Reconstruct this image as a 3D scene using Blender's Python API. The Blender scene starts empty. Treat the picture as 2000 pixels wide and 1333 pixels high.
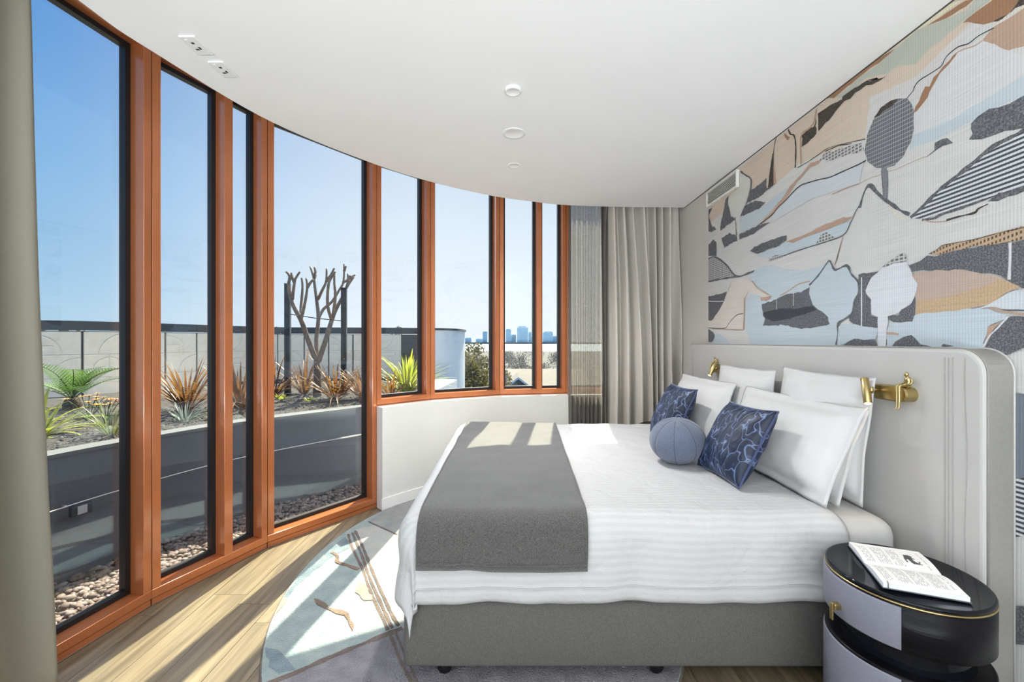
import bpy, bmesh, math, random
from mathutils import Vector, Matrix, noise
random.seed(11)
scene = bpy.context.scene
C = scene.collection
PI = math.pi

# ------------------------------------------------------------------ camera
EYE = 1.40
cam_d = bpy.data.cameras.new('camera')
cam_d.sensor_width = 36.0
cam_d.lens = 36.0 * 820.0 / 2000.0
cam_d.clip_start = 0.05
cam_d.clip_end = 9000
cam = bpy.data.objects.new('camera', cam_d)
C.objects.link(cam)
cam.location = (0, 0, EYE)
cam.rotation_euler = (PI / 2, 0, 0)
scene.camera = cam

# ------------------------------------------------------------------ exposure
vs = scene.view_settings
vs.view_transform = 'Standard'
vs.look = 'None'
vs.exposure = 0.0
vs.gamma = 1.0
vs.use_curve_mapping = False

# ------------------------------------------------------------------ sun and sky
SUN_AZ = Vector((0.130, 0.99)).normalized()
SUN_EL = math.radians(52.4)
sun_dir = Vector((SUN_AZ.x * math.cos(SUN_EL), SUN_AZ.y * math.cos(SUN_EL), math.sin(SUN_EL)))
sd = bpy.data.lights.new('sun', 'SUN')
sd.energy = 20.0
sd.color = (1.0, 0.91, 0.68)
sd.angle = math.radians(0.53)
sun = bpy.data.objects.new('sun', sd)
C.objects.link(sun)
sun.rotation_euler = (-sun_dir).to_track_quat('-Z', 'Y').to_euler()

# added wide sun lamp as daylight fill, absent from the visible sky
gd = bpy.data.lights.new('sky_fill', 'SUN')
gd.energy = 3.5
gd.color = (0.93, 0.97, 1.0)
gd.angle = math.radians(100)
gl_ = bpy.data.objects.new('sky_fill', gd)
C.objects.link(gl_)
fill_dir = Vector((-0.15, 0.75, 0.64))
gl_.rotation_euler = (-fill_dir).to_track_quat('-Z', 'Y').to_euler()

world = bpy.data.worlds.new('sky')
scene.world = world
world.use_nodes = True
wn, wl = world.node_tree.nodes, world.node_tree.links
wn.clear()

def wmath(op, a, b=None, clamp=False):
    n = wn.new('ShaderNodeMath'); n.operation = op; n.use_clamp = clamp
    for i, v in enumerate((a, b)):
        if v is None: continue
        if isinstance(v, (int, float)): n.inputs[i].default_value = v
        else: wl.new(v, n.inputs[i])
    return n.outputs[0]

tc = wn.new('ShaderNodeTexCoord')
sp = wn.new('ShaderNodeSeparateXYZ')
wl.new(tc.outputs['Generated'], sp.inputs[0])
ramp = wn.new('ShaderNodeValToRGB')
e = ramp.color_ramp.elements
e[0].position = 0.0; e[0].color = (0.55, 0.75, 0.90, 1)
e[1].position = 1.0; e[1].color = (0.05, 0.20, 0.60, 1)
for p, c in ((0.10, (0.40, 0.65, 0.88, 1)), (0.28, (0.22, 0.49, 0.83, 1)), (0.5, (0.11, 0.34, 0.76, 1))):
    x = e.new(p); x.color = c
wl.new(wmath('MAXIMUM', sp.outputs[2], 0.0), ramp.inputs[0])
# paler towards the sun, most of all low over the horizon
hl = wmath('SQRT', wmath('ADD', wmath('MULTIPLY', sp.outputs[0], sp.outputs[0]), wmath('MULTIPLY', sp.outputs[1], sp.outputs[1])))
dotp = wmath('ADD', wmath('MULTIPLY', sp.outputs[0], SUN_AZ.x), wmath('MULTIPLY', sp.outputs[1], SUN_AZ.y))
hd = wmath('DIVIDE', dotp, wmath('MAXIMUM', hl, 0.001))
mr = wn.new('ShaderNodeMapRange'); mr.interpolation_type = 'SMOOTHSTEP'
mr.inputs[1].default_value = 0.50; mr.inputs[2].default_value = 0.99
wl.new(hd, mr.inputs[0])
low = wmath('SUBTRACT', 1.0, wmath('MULTIPLY', wmath('MAXIMUM', sp.outputs[2], 0.0), 0.85), True)
wf = wmath('MULTIPLY', mr.outputs[0], low, True)
mixc = wn.new('ShaderNodeMix'); mixc.data_type = 'RGBA'
wl.new(wf, mixc.inputs[0]); wl.new(ramp.outputs[0], mixc.inputs[6])
mixc.inputs[7].default_value = (1.04, 1.08, 1.12, 1)
bg = wn.new('ShaderNodeBackground'); bg.inputs[1].default_value = 1.0
wl.new(mixc.outputs[2], bg.inputs[0])
wo = wn.new('ShaderNodeOutputWorld'); wl.new(bg.outputs[0], wo.inputs[0])

# unseen fill lamp added behind the camera to brighten ceiling and room
ad = bpy.data.lights.new('room_fill', 'AREA')
ad.shape = 'RECTANGLE'; ad.size = 3.3; ad.size_y = 0.8
ad.energy = 315.0
ad.color = (0.87, 0.94, 1.0)
al = bpy.data.objects.new('room_fill', ad)
C.objects.link(al)
al.location = (-0.2, -2.4, 0.42)
al.rotation_euler = (PI / 2 + 1.40, 0, 0)

# ------------------------------------------------------------------ helpers
def lin(r, g, b):
    return tuple(((v / 255) / 12.92 if v / 255 <= 0.04045 else ((v / 255 + 0.055) / 1.055) ** 2.4) for v in (r, g, b)) + (1.0,)

MATS = {}
def mat(name, col=(0.8, 0.8, 0.8, 1), rough=0.6, metal=0.0, noise_scale=None, var=0.08, bump=0.0, bump_scale=None,
        spec=0.5, coat=0.0, sheen=0.0, stretch=None, coord='Object', detail=4.0, col2=None):
    if name in MATS: return MATS[name]
    m = bpy.data.materials.new(name); m.use_nodes = True
    nt = m.node_tree; b = nt.nodes['Principled BSDF']
    if len(col) == 3: col = lin(*col)
    b.inputs['Base Color'].default_value = col
    b.inputs['Roughness'].default_value = rough
    b.inputs['Metallic'].default_value = metal
    b.inputs['Specular IOR Level'].default_value = spec
    b.inputs['Coat Weight'].default_value = coat
    b.inputs['Sheen Weight'].default_value = sheen
    t = nt.nodes.new('ShaderNodeTexCoord')
    src = t.outputs[coord]
    if stretch:
        mp = nt.nodes.new('ShaderNodeMapping'); mp.inputs['Scale'].default_value = stretch
        nt.links.new(src, mp.inputs[0]); src = mp.outputs[0]
    if noise_scale:
        n = nt.nodes.new('ShaderNodeTexNoise'); n.inputs['Scale'].default_value = noise_scale; n.inputs['Detail'].default_value = detail
        nt.links.new(src, n.inputs['Vector'])
        cr = nt.nodes.new('ShaderNodeValToRGB')
        if col2 is None:
            a = [max(0, c * (1 - var)) for c in col[:3]] + [1]; z = [min(1, c * (1 + var)) for c in col[:3]] + [1]
        else:
            a = list(col); z = list(lin(*col2) if len(col2) == 3 else col2)
        cr.color_ramp.elements[0].color = a; cr.color_ramp.elements[0].position = 0.3
        cr.color_ramp.elements[1].color = z; cr.color_ramp.elements[1].position = 0.7
        nt.links.new(n.outputs[0], cr.inputs[0]); nt.links.new(cr.outputs[0], b.inputs['Base Color'])
    if bump:
        n2 = nt.nodes.new('ShaderNodeTexNoise'); n2.inputs['Scale'].default_value = bump_scale or (noise_scale or 50); n2.inputs['Detail'].default_value = 3
        nt.links.new(src, n2.inputs['Vector'])
        bp = nt.nodes.new('ShaderNodeBump'); bp.inputs['Strength'].default_value = bump; bp.inputs['Distance'].default_value = 0.01
        nt.links.new(n2.outputs[0], bp.inputs['Height']); nt.links.new(bp.outputs[0], b.inputs['Normal'])
    MATS[name] = m
    return m

def nodes_of(m):
    return m.node_tree.nodes, m.node_tree.links, m.node_tree.nodes['Principled BSDF']

def link(o, parent=None):
    C.objects.link(o)
    if parent is not None: o.parent = parent
    return o

def obj(name, verts, faces, m, parent=None, smooth=False, uvs=None):
    me = bpy.data.meshes.new(name)
    me.from_pydata([tuple(v) for v in verts], [], faces)
    if m is not None: me.materials.append(m)
    if smooth: me.polygons.foreach_set('use_smooth', [True] * len(me.polygons))
    if uvs is not None:
        ul = me.uv_layers.new(name='UVMap')
        for lp in me.loops: ul.data[lp.index].uv = uvs[lp.vertex_index]
    me.update()
    return link(bpy.data.objects.new(name, me), parent)

def bmobj(name, bm, m, parent=None, smooth=False):
    me = bpy.data.meshes.new(name); bm.normal_update(); bm.to_mesh(me); bm.free()
    if m is not None: me.materials.append(m)
    if smooth:
        me.polygons.foreach_set('use_smooth', [True] * len(me.polygons))
    return link(bpy.data.objects.new(name, me), parent)

def thing(name, label, cat, loc=(0, 0, 0), rz=0.0, group=None):
    o = bpy.data.objects.new(name, None); o.empty_display_size = 0.1
    C.objects.link(o); o.location = loc; o.rotation_euler = (0, 0, rz)
    return tag(o, label, cat, group)

def tag(o, label, cat, group=None):
    o['label'] = label; o['category'] = cat
    if group: o['group'] = group
    return o

def struct(o):
    o['kind'] = 'structure'; return o

def sempty(name, loc=(0, 0, 0)):
    o = bpy.data.objects.new(name, None); o.empty_display_size = 0.1
    C.objects.link(o); o.location = loc; o['kind'] = 'structure'
    return o

def bbox_bm(x0, x1, y0, y1, z0, z1, bevel=0.0, seg=2, bm=None):
    own = bm is None
    if own: bm = bmesh.new()
    vs_ = [bm.verts.new((x, y, z)) for x in (x0, x1) for y in (y0, y1) for z in (z0, z1)]
    idx = [(0, 1, 3, 2), (4, 6, 7, 5), (0, 4, 5, 1), (2, 3, 7, 6), (0, 2, 6, 4), (1, 5, 7, 3)]
    fs = [bm.faces.new([vs_[i] for i in f]) for f in idx]
    if bevel:
        ed = list({ed for f in fs for ed in f.edges})
        bmesh.ops.bevel(bm, geom=ed, offset=bevel, segments=seg, affect='EDGES', profile=0.5)
    return bm

def box(name, x0, x1, y0, y1, z0, z1, m, parent=None, bevel=0.0, seg=2, smooth=False):
    return bmobj(name, bbox_bm(x0, x1, y0, y1, z0, z1, bevel, seg), m, parent, smooth)

def prism(name, pts, z0, z1, m, parent=None, smooth=False):
    n = len(pts)
    area = sum(pts[i][0] * pts[(i + 1) % n][1] - pts[(i + 1) % n][0] * pts[i][1] for i in range(n))
    if area < 0: pts = pts[::-1]
    v = [(p[0], p[1], z0) for p in pts] + [(p[0], p[1], z1) for p in pts]
    f = [tuple(range(n))[::-1], tuple(range(n, 2 * n))] + [(i, (i + 1) % n, n + (i + 1) % n, n + i) for i in range(n)]
    return obj(name, v, f, m, parent, smooth)

def tube_geo(path, rad, seg=8, closed=False, verts=None, faces=None, cap=True):
    verts = [] if verts is None else verts; faces = [] if faces is None else faces
    P = [Vector(p) for p in path]; n = len(P); base = len(verts)
    R = rad if isinstance(rad, (list, tuple)) else [rad] * n
    prev = None
    for i in range(n):
        if closed: t = P[(i + 1) % n] - P[i - 1]
        else: t = P[min(i + 1, n - 1)] - P[max(i - 1, 0)]
        t.normalize()
        if prev is None:
            a = Vector((0, 0, 1)) if abs(t.z) < 0.9 else Vector((1, 0, 0))
            u = t.cross(a).normalized()
        else:
            u = (prev - t * prev.dot(t))
            u = u.normalized() if u.length > 1e-6 else t.orthogonal().normalized()
        prev = u; w = t.cross(u)
        for k in range(seg):
            an = 2 * PI * k / seg
            verts.append(tuple(P[i] + (u * math.cos(an) + w * math.sin(an)) * R[i]))
    rng = n if closed else n - 1
    for i in range(rng):
        a = base + i * seg; b = base + ((i + 1) % n) * seg
        for k in range(seg):
            faces.append((a + k, a + (k + 1) % seg, b + (k + 1) % seg, b + k))
    if cap and not closed:
        faces.append(tuple(base + k for k in range(seg))[::-1])
        faces.append(tuple(base + (n - 1) * seg + k for k in range(seg)))
    return verts, faces

def tube(name, path, rad, m, parent=None, seg=8, closed=False):
    v, f = tube_geo(path, rad, seg, closed)
    return obj(name, v, f, m, parent, True)

def lathe(name, prof, m, parent=None, seg=32, loc=(0, 0, 0), smooth=True, ang=None):
    v, f = [], []
    full = ang is None
    a0, a1 = (0, 2 * PI) if full else ang
    cols = seg if full else seg + 1
    for i in range(cols):
        an = a0 + (a1 - a0) * i / seg
        for r, z in prof: v.append((loc[0] + r * math.cos(an), loc[1] + r * math.sin(an), loc[2] + z))
    n = len(prof)
    for i in range(seg):
        j = (i + 1) % cols
        for k in range(n - 1):
            f.append((i * n + k, j * n + k, j * n + k + 1, i * n + k + 1))
    o = obj(name, v, f, m, parent, smooth)
    return o

def grid(name, nu, nv, fn, m, parent=None, uv=None, smooth=True, thick=0.0):
    v, f, uvs = [], [], []
    for j in range(nv + 1):
        for i in range(nu + 1):
            u, w = i / nu, j / nv
            v.append(fn(u, w)); uvs.append(uv(u, w) if uv else (u, w))
    for j in range(nv):
        for i in range(nu):
            a = j * (nu + 1) + i
            f.append((a, a + 1, a + nu + 2, a + nu + 1))
    o = obj(name, v, f, m, parent, smooth, uvs)
    if thick:
        md = o.modifiers.new('thickness', 'SOLIDIFY'); md.thickness = thick; md.offset = -1
    return o

def clip(poly, conv):
    """Sutherland-Hodgman: poly against a convex CCW polygon"""
    out = list(poly)
    for i in range(len(conv)):
        a, b = conv[i], conv[(i + 1) % len(conv)]
        inp, out = out, []
        if not inp: return []
        side = lambda p: (b[0] - a[0]) * (p[1] - a[1]) - (b[1] - a[1]) * (p[0] - a[0])
        for k in range(len(inp)):
            p, q = inp[k - 1], inp[k]
            sp_, sq = side(p), side(q)
            if (sp_ >= 0) != (sq >= 0):
                t = sp_ / (sp_ - sq)
                out.append((p[0] + t * (q[0] - p[0]), p[1] + t * (q[1] - p[1])))
            if sq >= 0: out.append(q)
    return out

def catmull(pts, n=6):
    P = [Vector(p) for p in pts]; out = []
    for i in range(len(P) - 1):
        p0 = P[max(i - 1, 0)]; p1 = P[i]; p2 = P[i + 1]; p3 = P[min(i + 2, len(P) - 1)]
        for k in range(n):
            t = k / n
            out.append(0.5 * ((2 * p1) + (p2 - p0) * t + (2 * p0 - 5 * p1 + 4 * p2 - p3) * t * t + (3 * p1 - p0 - 3 * p2 + p3) * t ** 3))
    out.append(P[-1])
    return out

def nz(x, y, z=0.0):
    return noise.noise(Vector((x, y, z)))

def ring_points(pts, step):
    """walk along a polyline at equal steps: (point, tangent)"""
    P = [Vector(p) for p in pts]; out = []; d = 0.0
    for i in range(len(P) - 1):
        L = (P[i + 1] - P[i]).length; t = (P[i + 1] - P[i]).normalized()
        while d <= L: out.append((P[i] + t * d, t)); d += step
        d -= L
    return out

def offset_line(pts, d):
    """offset an open 2-D polyline to its left by d"""
    P = [Vector((p[0], p[1])) for p in pts]; out = []
    for i in range(len(P)):
        a = (P[i] - P[i - 1]).normalized() if i > 0 else None
        b = (P[i + 1] - P[i]).normalized() if i < len(P) - 1 else None
        if a is None: n = Vector((-b.y, b.x)); k = 1
        elif b is None: n = Vector((-a.y, a.x)); k = 1
        else:
            n1, n2 = Vector((-a.y, a.x)), Vector((-b.y, b.x))
            n = (n1 + n2).normalized(); k = 1 / max(0.5, n.dot(n1))
        out.append(P[i] + n * d * k)
    return out
MURAL = [
('cream',0,[(3.64,2.691),(1.628,2.719),(1.321,2.57),(1.321,2.489),(1.555,2.588),(1.772,2.516),(2,2.562),(2.029,2.381),(2.5,2.456),(2.745,2.409),(3.181,2.434),(3.499,2.431),(3.64,2.407)]),
('sage',0,[(2.058,2.696),(1.988,2.69),(1.869,2.701),(1.767,2.709),(1.682,2.679),(1.576,2.641),(1.548,2.659),(1.495,2.616),(1.511,2.613),(1.568,2.61),(1.617,2.604),(1.715,2.593),(1.775,2.569),(1.85,2.615),(1.91,2.617),(2.03,2.67),(2.058,2.667),(2.083,2.619),(2.171,2.661),(2.226,2.689),(2.134,2.686)]),
('straw',0,[(1.869,2.701),(1.767,2.718),(1.635,2.719),(1.591,2.693),(1.699,2.695),(1.767,2.712)]),
('brown',0,[(1.729,2.697),(1.699,2.685),(1.648,2.67),(1.579,2.659),(1.548,2.659),(1.579,2.684),(1.629,2.686),(1.699,2.693)]),
('brown',0,[(1.869,2.704),(1.975,2.719),(2.058,2.719),(2.272,2.719),(2.226,2.689),(2.165,2.692),(2.083,2.696),(2.058,2.696),(2.002,2.699),(1.927,2.692)]),
('brown',0,[(1.591,2.603),(1.568,2.607),(1.535,2.609),(1.495,2.61),(1.485,2.613),(1.411,2.552),(1.423,2.531),(1.446,2.525),(1.485,2.532),(1.521,2.545),(1.546,2.569),(1.568,2.592)]),
('tan',0,[(1.521,2.494),(1.48,2.514),(1.46,2.51),(1.4,2.51),(1.32,2.488),(1.32,2.328),(1.4,2.382),(1.432,2.396),(1.441,2.397),(1.47,2.429),(1.485,2.451),(1.521,2.484)]),
('dark2',0,[(1.411,2.552),(1.32,2.488),(1.32,2.478),(1.386,2.516),(1.423,2.528),(1.446,2.522),(1.475,2.521),(1.49,2.53),(1.485,2.535),(1.441,2.526),(1.423,2.534)]),
('straw',0.0044,[(1.32,2.493),(1.4,2.516),(1.446,2.522),(1.47,2.515),(1.49,2.524)]),
('ribwhite',0,[(1.521,2.485),(1.485,2.451),(1.47,2.426),(1.434,2.392),(1.4,2.349),(1.32,2.287),(1.32,2.215),(1.4,2.292),(1.506,2.277),(1.605,2.263),(1.699,2.264),(1.782,2.278),(1.782,2.372),(1.743,2.385),(1.722,2.4),(1.699,2.433),(1.673,2.469),(1.635,2.49),(1.605,2.504),(1.582,2.501)]),
('brown',0,[(1.608,2.506),(1.614,2.495),(1.641,2.481),(1.673,2.469),(1.695,2.441),(1.712,2.421),(1.722,2.4),(1.739,2.389),(1.771,2.369),(1.782,2.368),(1.775,2.392),(1.76,2.405),(1.746,2.431),(1.732,2.45),(1.715,2.443),(1.699,2.469),(1.679,2.473),(1.66,2.487),(1.638,2.495),(1.623,2.504)]),
('tan',0.0043,[(1.608,2.506),(1.582,2.501),(1.548,2.489),(1.521,2.49)]),
('paleblue',0,[(1.782,2.275),(1.699,2.264),(1.605,2.263),(1.506,2.274),(1.386,2.286),(1.32,2.279),(1.32,2.202),(1.446,2.223),(1.548,2.214),(1.635,2.215),(1.689,2.206),(1.775,2.223),(1.804,2.215)]),
('ink',0.0046,[(1.485,2.509),(1.535,2.516),(1.568,2.512),(1.605,2.525),(1.638,2.521),(1.654,2.512),(1.666,2.494),(1.686,2.491),(1.712,2.491),(1.746,2.492),(1.767,2.488),(1.778,2.478),(1.785,2.464),(1.804,2.454),(1.815,2.445)]),
('dark',0,[(1.568,2.154),(1.557,2.164),(1.561,2.209),(1.535,2.222),(1.501,2.233),(1.47,2.219),(1.434,2.216),(1.4,2.221),(1.32,2.192),(1.32,2.086),(1.425,2.119),(1.48,2.129),(1.521,2.135)]),
('dark',0,[(1.692,2.201),(1.666,2.198),(1.644,2.194),(1.626,2.17),(1.666,2.169),(1.732,2.161),(1.699,2.171)]),
('tan',0.0029,[(1.732,2.162),(1.804,2.164),(1.865,2.163),(1.91,2.17)]),
('tan',0.0027,[(1.94,2.169),(2.002,2.176),(2.058,2.173)]),
('stripe',0,[(1.736,1.964),(1.679,2.001),(1.62,2.028),(1.562,2.054),(1.503,2.085),(1.47,2.093),(1.423,2.098),(1.386,2.108),(1.32,2.099),(1.32,1.898),(1.4,1.912),(1.47,1.912),(1.521,1.909),(1.666,1.906),(1.746,1.906),(1.796,1.928)]),
('dark',0.0139,[(1.796,1.928),(1.732,1.966),(1.679,2.001),(1.62,2.028),(1.562,2.054),(1.503,2.085),(1.47,2.093),(1.423,2.098),(1.386,2.108),(1.32,2.102)]),
('dark',0,[(1.508,1.902),(1.47,1.915),(1.4,1.92),(1.32,1.909),(1.32,1.885),(1.4,1.896),(1.47,1.895)]),
('dark',0.0109,[(1.746,1.904),(1.699,1.896),(1.666,1.903),(1.591,1.906),(1.516,1.911)]),
('tan',0.0039,[(1.739,1.901),(1.705,1.884),(1.651,1.872),(1.591,1.875),(1.543,1.871)]),
('dark2',0.0067,[(1.648,1.874),(1.605,1.875),(1.548,1.873),(1.535,1.884),(1.503,1.891)]),
('dark',0.0129,[(2.058,2.053),(2.039,2.107),(2.016,2.14),(1.993,2.137),(1.966,2.1),(1.923,2.051),(1.881,2.011),(1.842,1.973),(1.8,1.943)]),
('straw',0.0051,[(1.898,2.006),(1.861,1.961),(1.823,1.928)]),
('treegrid',0,[(2.03,2.317),(2.016,2.389),(1.975,2.454),(1.94,2.481),(1.894,2.481),(1.85,2.47),(1.811,2.446),(1.789,2.411),(1.782,2.372),(1.782,2.302),(1.796,2.247),(1.826,2.207),(1.873,2.184),(1.91,2.189),(1.966,2.212),(2.011,2.258)]),
('dark2',0,[(1.975,2.454),(1.94,2.481),(1.894,2.481),(1.85,2.47),(1.873,2.455),(1.923,2.456),(1.953,2.442)]),
('grey',0,[(1.942,2.202),(1.908,2.188),(1.904,2.112),(1.908,2.046),(1.927,2.056),(1.933,2.142)]),
('dark',0.0037,[(1.906,2.176),(1.904,2.112),(1.907,2.046)]),
('dark',0.0038,[(1.938,2.189),(1.931,2.122),(1.927,2.064)]),
('hatch',0,[(2.333,2.401),(2.29,2.427),(2.22,2.409),(2.044,2.368),(2.035,2.324),(2.134,2.348),(2.243,2.366)]),
('dark2',0.006,[(2.284,2.433),(2.243,2.428),(2.187,2.419),(2.108,2.391)]),
('dark2',0.0036,[(2.507,2.436),(2.43,2.433),(2.333,2.437),(2.243,2.437),(2.025,2.375)]),
('dark2',0,[(2.336,2.666),(2.255,2.666),(2.176,2.652),(2.155,2.631),(2.232,2.597),(2.284,2.585),(2.336,2.566)]),
('dark2',0,[(2.171,2.657),(2.113,2.661),(2.02,2.649),(1.962,2.628),(2.016,2.649),(1.975,2.635),(1.953,2.618),(1.91,2.606),(1.966,2.61),(2.016,2.629),(2.058,2.631),(2.083,2.631),(2.113,2.624),(2.171,2.632)]),
('dark2',0,[(2.468,2.608),(2.41,2.617),(2.371,2.607),(2.355,2.654),(2.352,2.565),(2.397,2.55),(2.464,2.539)]),
('tan',0.0104,[(2.475,2.442),(2.48,2.585),(2.457,2.622),(2.417,2.62),(2.371,2.634),(2.352,2.698)]),
('dark2',0.0099,[(2.526,2.444),(2.521,2.57),(2.536,2.641),(2.569,2.667),(2.592,2.709)]),
('brown',0,[(2.635,2.705),(2.573,2.649),(2.596,2.64),(2.619,2.667)]),
('dark2',0,[(2.795,2.42),(2.777,2.517),(2.747,2.628),(2.734,2.622),(2.734,2.515),(2.721,2.414)]),
('dark2',0.0074,[(2.747,2.612),(2.742,2.592),(2.721,2.689),(2.696,2.719)]),
('tan',0.0085,[(2.73,2.418),(2.732,2.541)]),
('tan',0,[(2.725,2.443),(2.734,2.569),(2.704,2.408)]),
('crown',0,[(3.136,2.661),(3.006,2.568),(3.006,2.497),(3.07,2.401),(3.136,2.33),(3.264,2.388),(3.301,2.463),(3.314,2.532),(3.136,2.557)]),
('dark',0,[(2.986,2.478),(2.85,2.485),(2.813,2.493),(2.808,2.42),(2.725,2.416),(2.831,2.4),(2.926,2.394),(3.048,2.4),(3.027,2.446)]),
('dark',0.0131,[(3.13,2.665),(3.07,2.616),(2.996,2.558),(2.996,2.494),(3.027,2.428),(3.059,2.397)]),
('dark',0,[(3.136,2.33),(3.08,2.392),(2.926,2.382),(2.822,2.331),(2.887,2.313),(2.966,2.309)]),
('dark',0,[(3.64,2.538),(3.571,2.536),(3.63,2.484),(3.585,2.387),(3.499,2.336),(3.585,2.331),(3.64,2.354)]),
('dark',0,[(3.431,2.351),(3.378,2.448),(3.352,2.532),(3.301,2.541),(3.314,2.48),(3.264,2.369),(3.205,2.338),(3.205,2.326),(3.431,2.304)]),
('dark',0,[(3.64,2.233),(3.556,2.261),(3.499,2.227),(3.499,2.111),(3.64,2.14)]),
('dark',0,[(3.417,2.234),(3.289,2.247),(3.193,2.204),(3.181,2.164),(3.365,2.149)]),
('dark',0.0087,[(3.205,2.345),(3.193,2.266),(3.181,2.158)]),
('paleblue',0,[(3.136,2.324),(2.831,2.312),(2.692,2.34),(2.573,2.339),(2.651,2.295),(2.795,2.246),(2.966,2.21),(3.136,2.202)]),
('icewhite',0,[(2.76,2.219),(2.611,2.272),(2.478,2.314),(2.058,2.26),(2.03,2.278),(2.058,2.177),(2.397,2.209),(2.692,2.183)]),
('tan',0,[(2.906,2.2),(2.777,2.24),(2.651,2.295),(2.573,2.349),(2.478,2.382),(2.397,2.415),(2.314,2.398),(2.333,2.384),(2.397,2.392),(2.485,2.36),(2.543,2.328),(2.627,2.272),(2.751,2.232),(2.84,2.198)]),
('ink',0.0067,[(2.906,2.2),(2.751,2.227),(2.692,2.256),(2.611,2.277),(2.536,2.306),(2.478,2.319),(2.423,2.313),(2.333,2.297),(2.249,2.278),(2.16,2.273),(2.058,2.268),(2.02,2.27)]),
('tan',0.005,[(2.232,2.18),(2.134,2.179),(2.058,2.171)]),
('dark',0,[(3.147,2.162),(3.147,2.199),(3.017,2.201),(2.906,2.2),(2.768,2.184),(2.84,2.176),(2.966,2.158)]),
('dark',0,[(3.006,2.046),(2.946,2.061),(2.822,2.067),(2.604,2.058),(2.604,2.03),(2.692,2.01),(2.906,2.004)]),
('lightblue',0,[(2.906,2.004),(2.692,2.004),(2.611,2.012),(2.43,2.002),(2.272,2.003),(2.118,2.008),(2.113,1.99),(2.149,1.95),(2.333,1.942),(2.536,1.945),(2.643,1.937),(2.777,1.942),(2.906,1.99)]),
('tan',0,[(2.611,2.017),(2.464,2.016),(2.302,2.034),(2.16,2.037),(2.103,2.024),(2.118,2.012),(2.272,2.003),(2.43,2.002),(2.536,1.994)]),
('hatch',0,[(2.358,1.943),(2.308,1.986),(2.272,1.99),(2.215,1.949),(2.272,1.937)]),
('hatch',0,[(2.786,1.949),(2.692,1.954),(2.627,1.933),(2.777,1.926)]),
('ink',0.0044,[(2.635,1.935),(2.464,1.939),(2.302,1.939),(2.16,1.944),(2.113,1.994),(2.078,2.045),(2.058,2.063)]),
('tan',0.0038,[(2.193,1.845),(2.215,1.802),(2.16,1.94)]),
('hatch',0,[(3.64,2.112),(3.542,2.112),(3.431,2.063),(3.339,2.006),(3.252,1.933),(3.205,1.901),(3.431,1.916),(3.542,1.905),(3.64,1.913)]),
('dark',0.0115,[(3.64,2.112),(3.542,2.111),(3.431,2.063),(3.326,1.998),(3.216,1.906),(3.136,1.884),(3.017,1.889),(2.946,1.892)]),
('dark',0.0119,[(3.64,1.916),(3.472,1.908),(3.277,1.896),(3.136,1.884)]),
('cream2',0,[(3.252,1.864),(3.158,1.869),(3.027,1.849),(2.906,1.769),(2.795,1.711),(2.76,1.691),(2.868,1.669),(2.887,1.71),(3.027,1.755),(3.07,1.712),(3.08,1.611),(3.091,1.485),(3.63,1.514),(3.63,1.57),(3.431,1.695),(3.301,1.793)]),
('dark',0,[(3.64,1.785),(3.326,1.79),(3.365,1.729),(3.444,1.656),(3.571,1.575),(3.64,1.578)]),
('ribwhite',0.0068,[(3.64,1.745),(3.378,1.72)]),
('lightblue',0,[(2.966,1.886),(2.906,1.905),(2.751,1.897),(2.627,1.846),(2.464,1.814),(2.333,1.81),(2.249,1.83),(2.22,1.782),(2.144,1.785),(2.108,1.746),(2.068,1.699),(2.068,1.626),(2.108,1.54),(2.193,1.49),(2.193,1.439),(2.204,1.377),(2.986,1.368),(3.059,1.478),(3.048,1.71),(3.006,1.735),(2.887,1.716),(2.813,1.664),(2.751,1.69),(2.906,1.775),(3.006,1.858)]),
('tan',0.0144,[(3.078,1.719),(3.078,1.605),(3.089,1.485)]),
('tan',0.0065,[(3.091,1.482),(3.365,1.496),(3.571,1.505)]),
('tan',0.0051,[(3.252,1.864),(3.314,1.788)]),
('tan',0.0068,[(2.976,1.824),(2.906,1.763),(2.786,1.707)]),
('tan',0,[(2.878,1.698),(2.751,1.696),(2.76,1.675),(2.868,1.675)]),
('ink',0.0052,[(3.64,1.514),(3.365,1.502),(3.301,1.536),(3.24,1.571),(3.17,1.598),(3.091,1.602)]),
('dark',0,[(3.64,1.5),(3.556,1.477),(3.528,1.442),(3.585,1.386),(3.64,1.393)]),
('paleblue',0,[(3.571,1.366),(3.513,1.462),(3.431,1.454),(3.326,1.413),(3.252,1.369)]),
('dark',0,[(2.859,1.651),(2.725,1.666),(2.611,1.691),(2.478,1.69),(2.403,1.705),(2.41,1.668),(2.39,1.633),(2.377,1.604),(2.296,1.557),(2.266,1.529),(2.249,1.488),(2.397,1.475),(2.464,1.472),(2.611,1.497),(2.85,1.506),(2.822,1.549),(2.85,1.573)]),
('ink',0,[(2.84,1.594),(2.692,1.605),(2.5,1.595),(2.377,1.6),(2.345,1.574),(2.464,1.554),(2.573,1.536),(2.734,1.528),(2.822,1.555)]),
('ribwhite',0.0047,[(2.7,1.664),(2.7,1.601)]),
('ribwhite',0.005,[(2.539,1.693),(2.539,1.613)]),
('tan',0.0069,[(2.667,1.687),(2.573,1.712),(2.492,1.738),(2.397,1.742)]),
('dark',0,[(2.063,1.477),(2.123,1.504),(2.093,1.547),(2.078,1.603),(2.058,1.641),(2.058,1.726),(1.948,1.725),(1.988,1.699),(2.02,1.645),(2.02,1.629),(1.988,1.598),(1.993,1.556),(1.988,1.524),(1.953,1.511),(1.953,1.461),(2.044,1.468)]),
('ribwhite',0.0072,[(2.044,1.711),(2.044,1.472)]),
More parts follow.
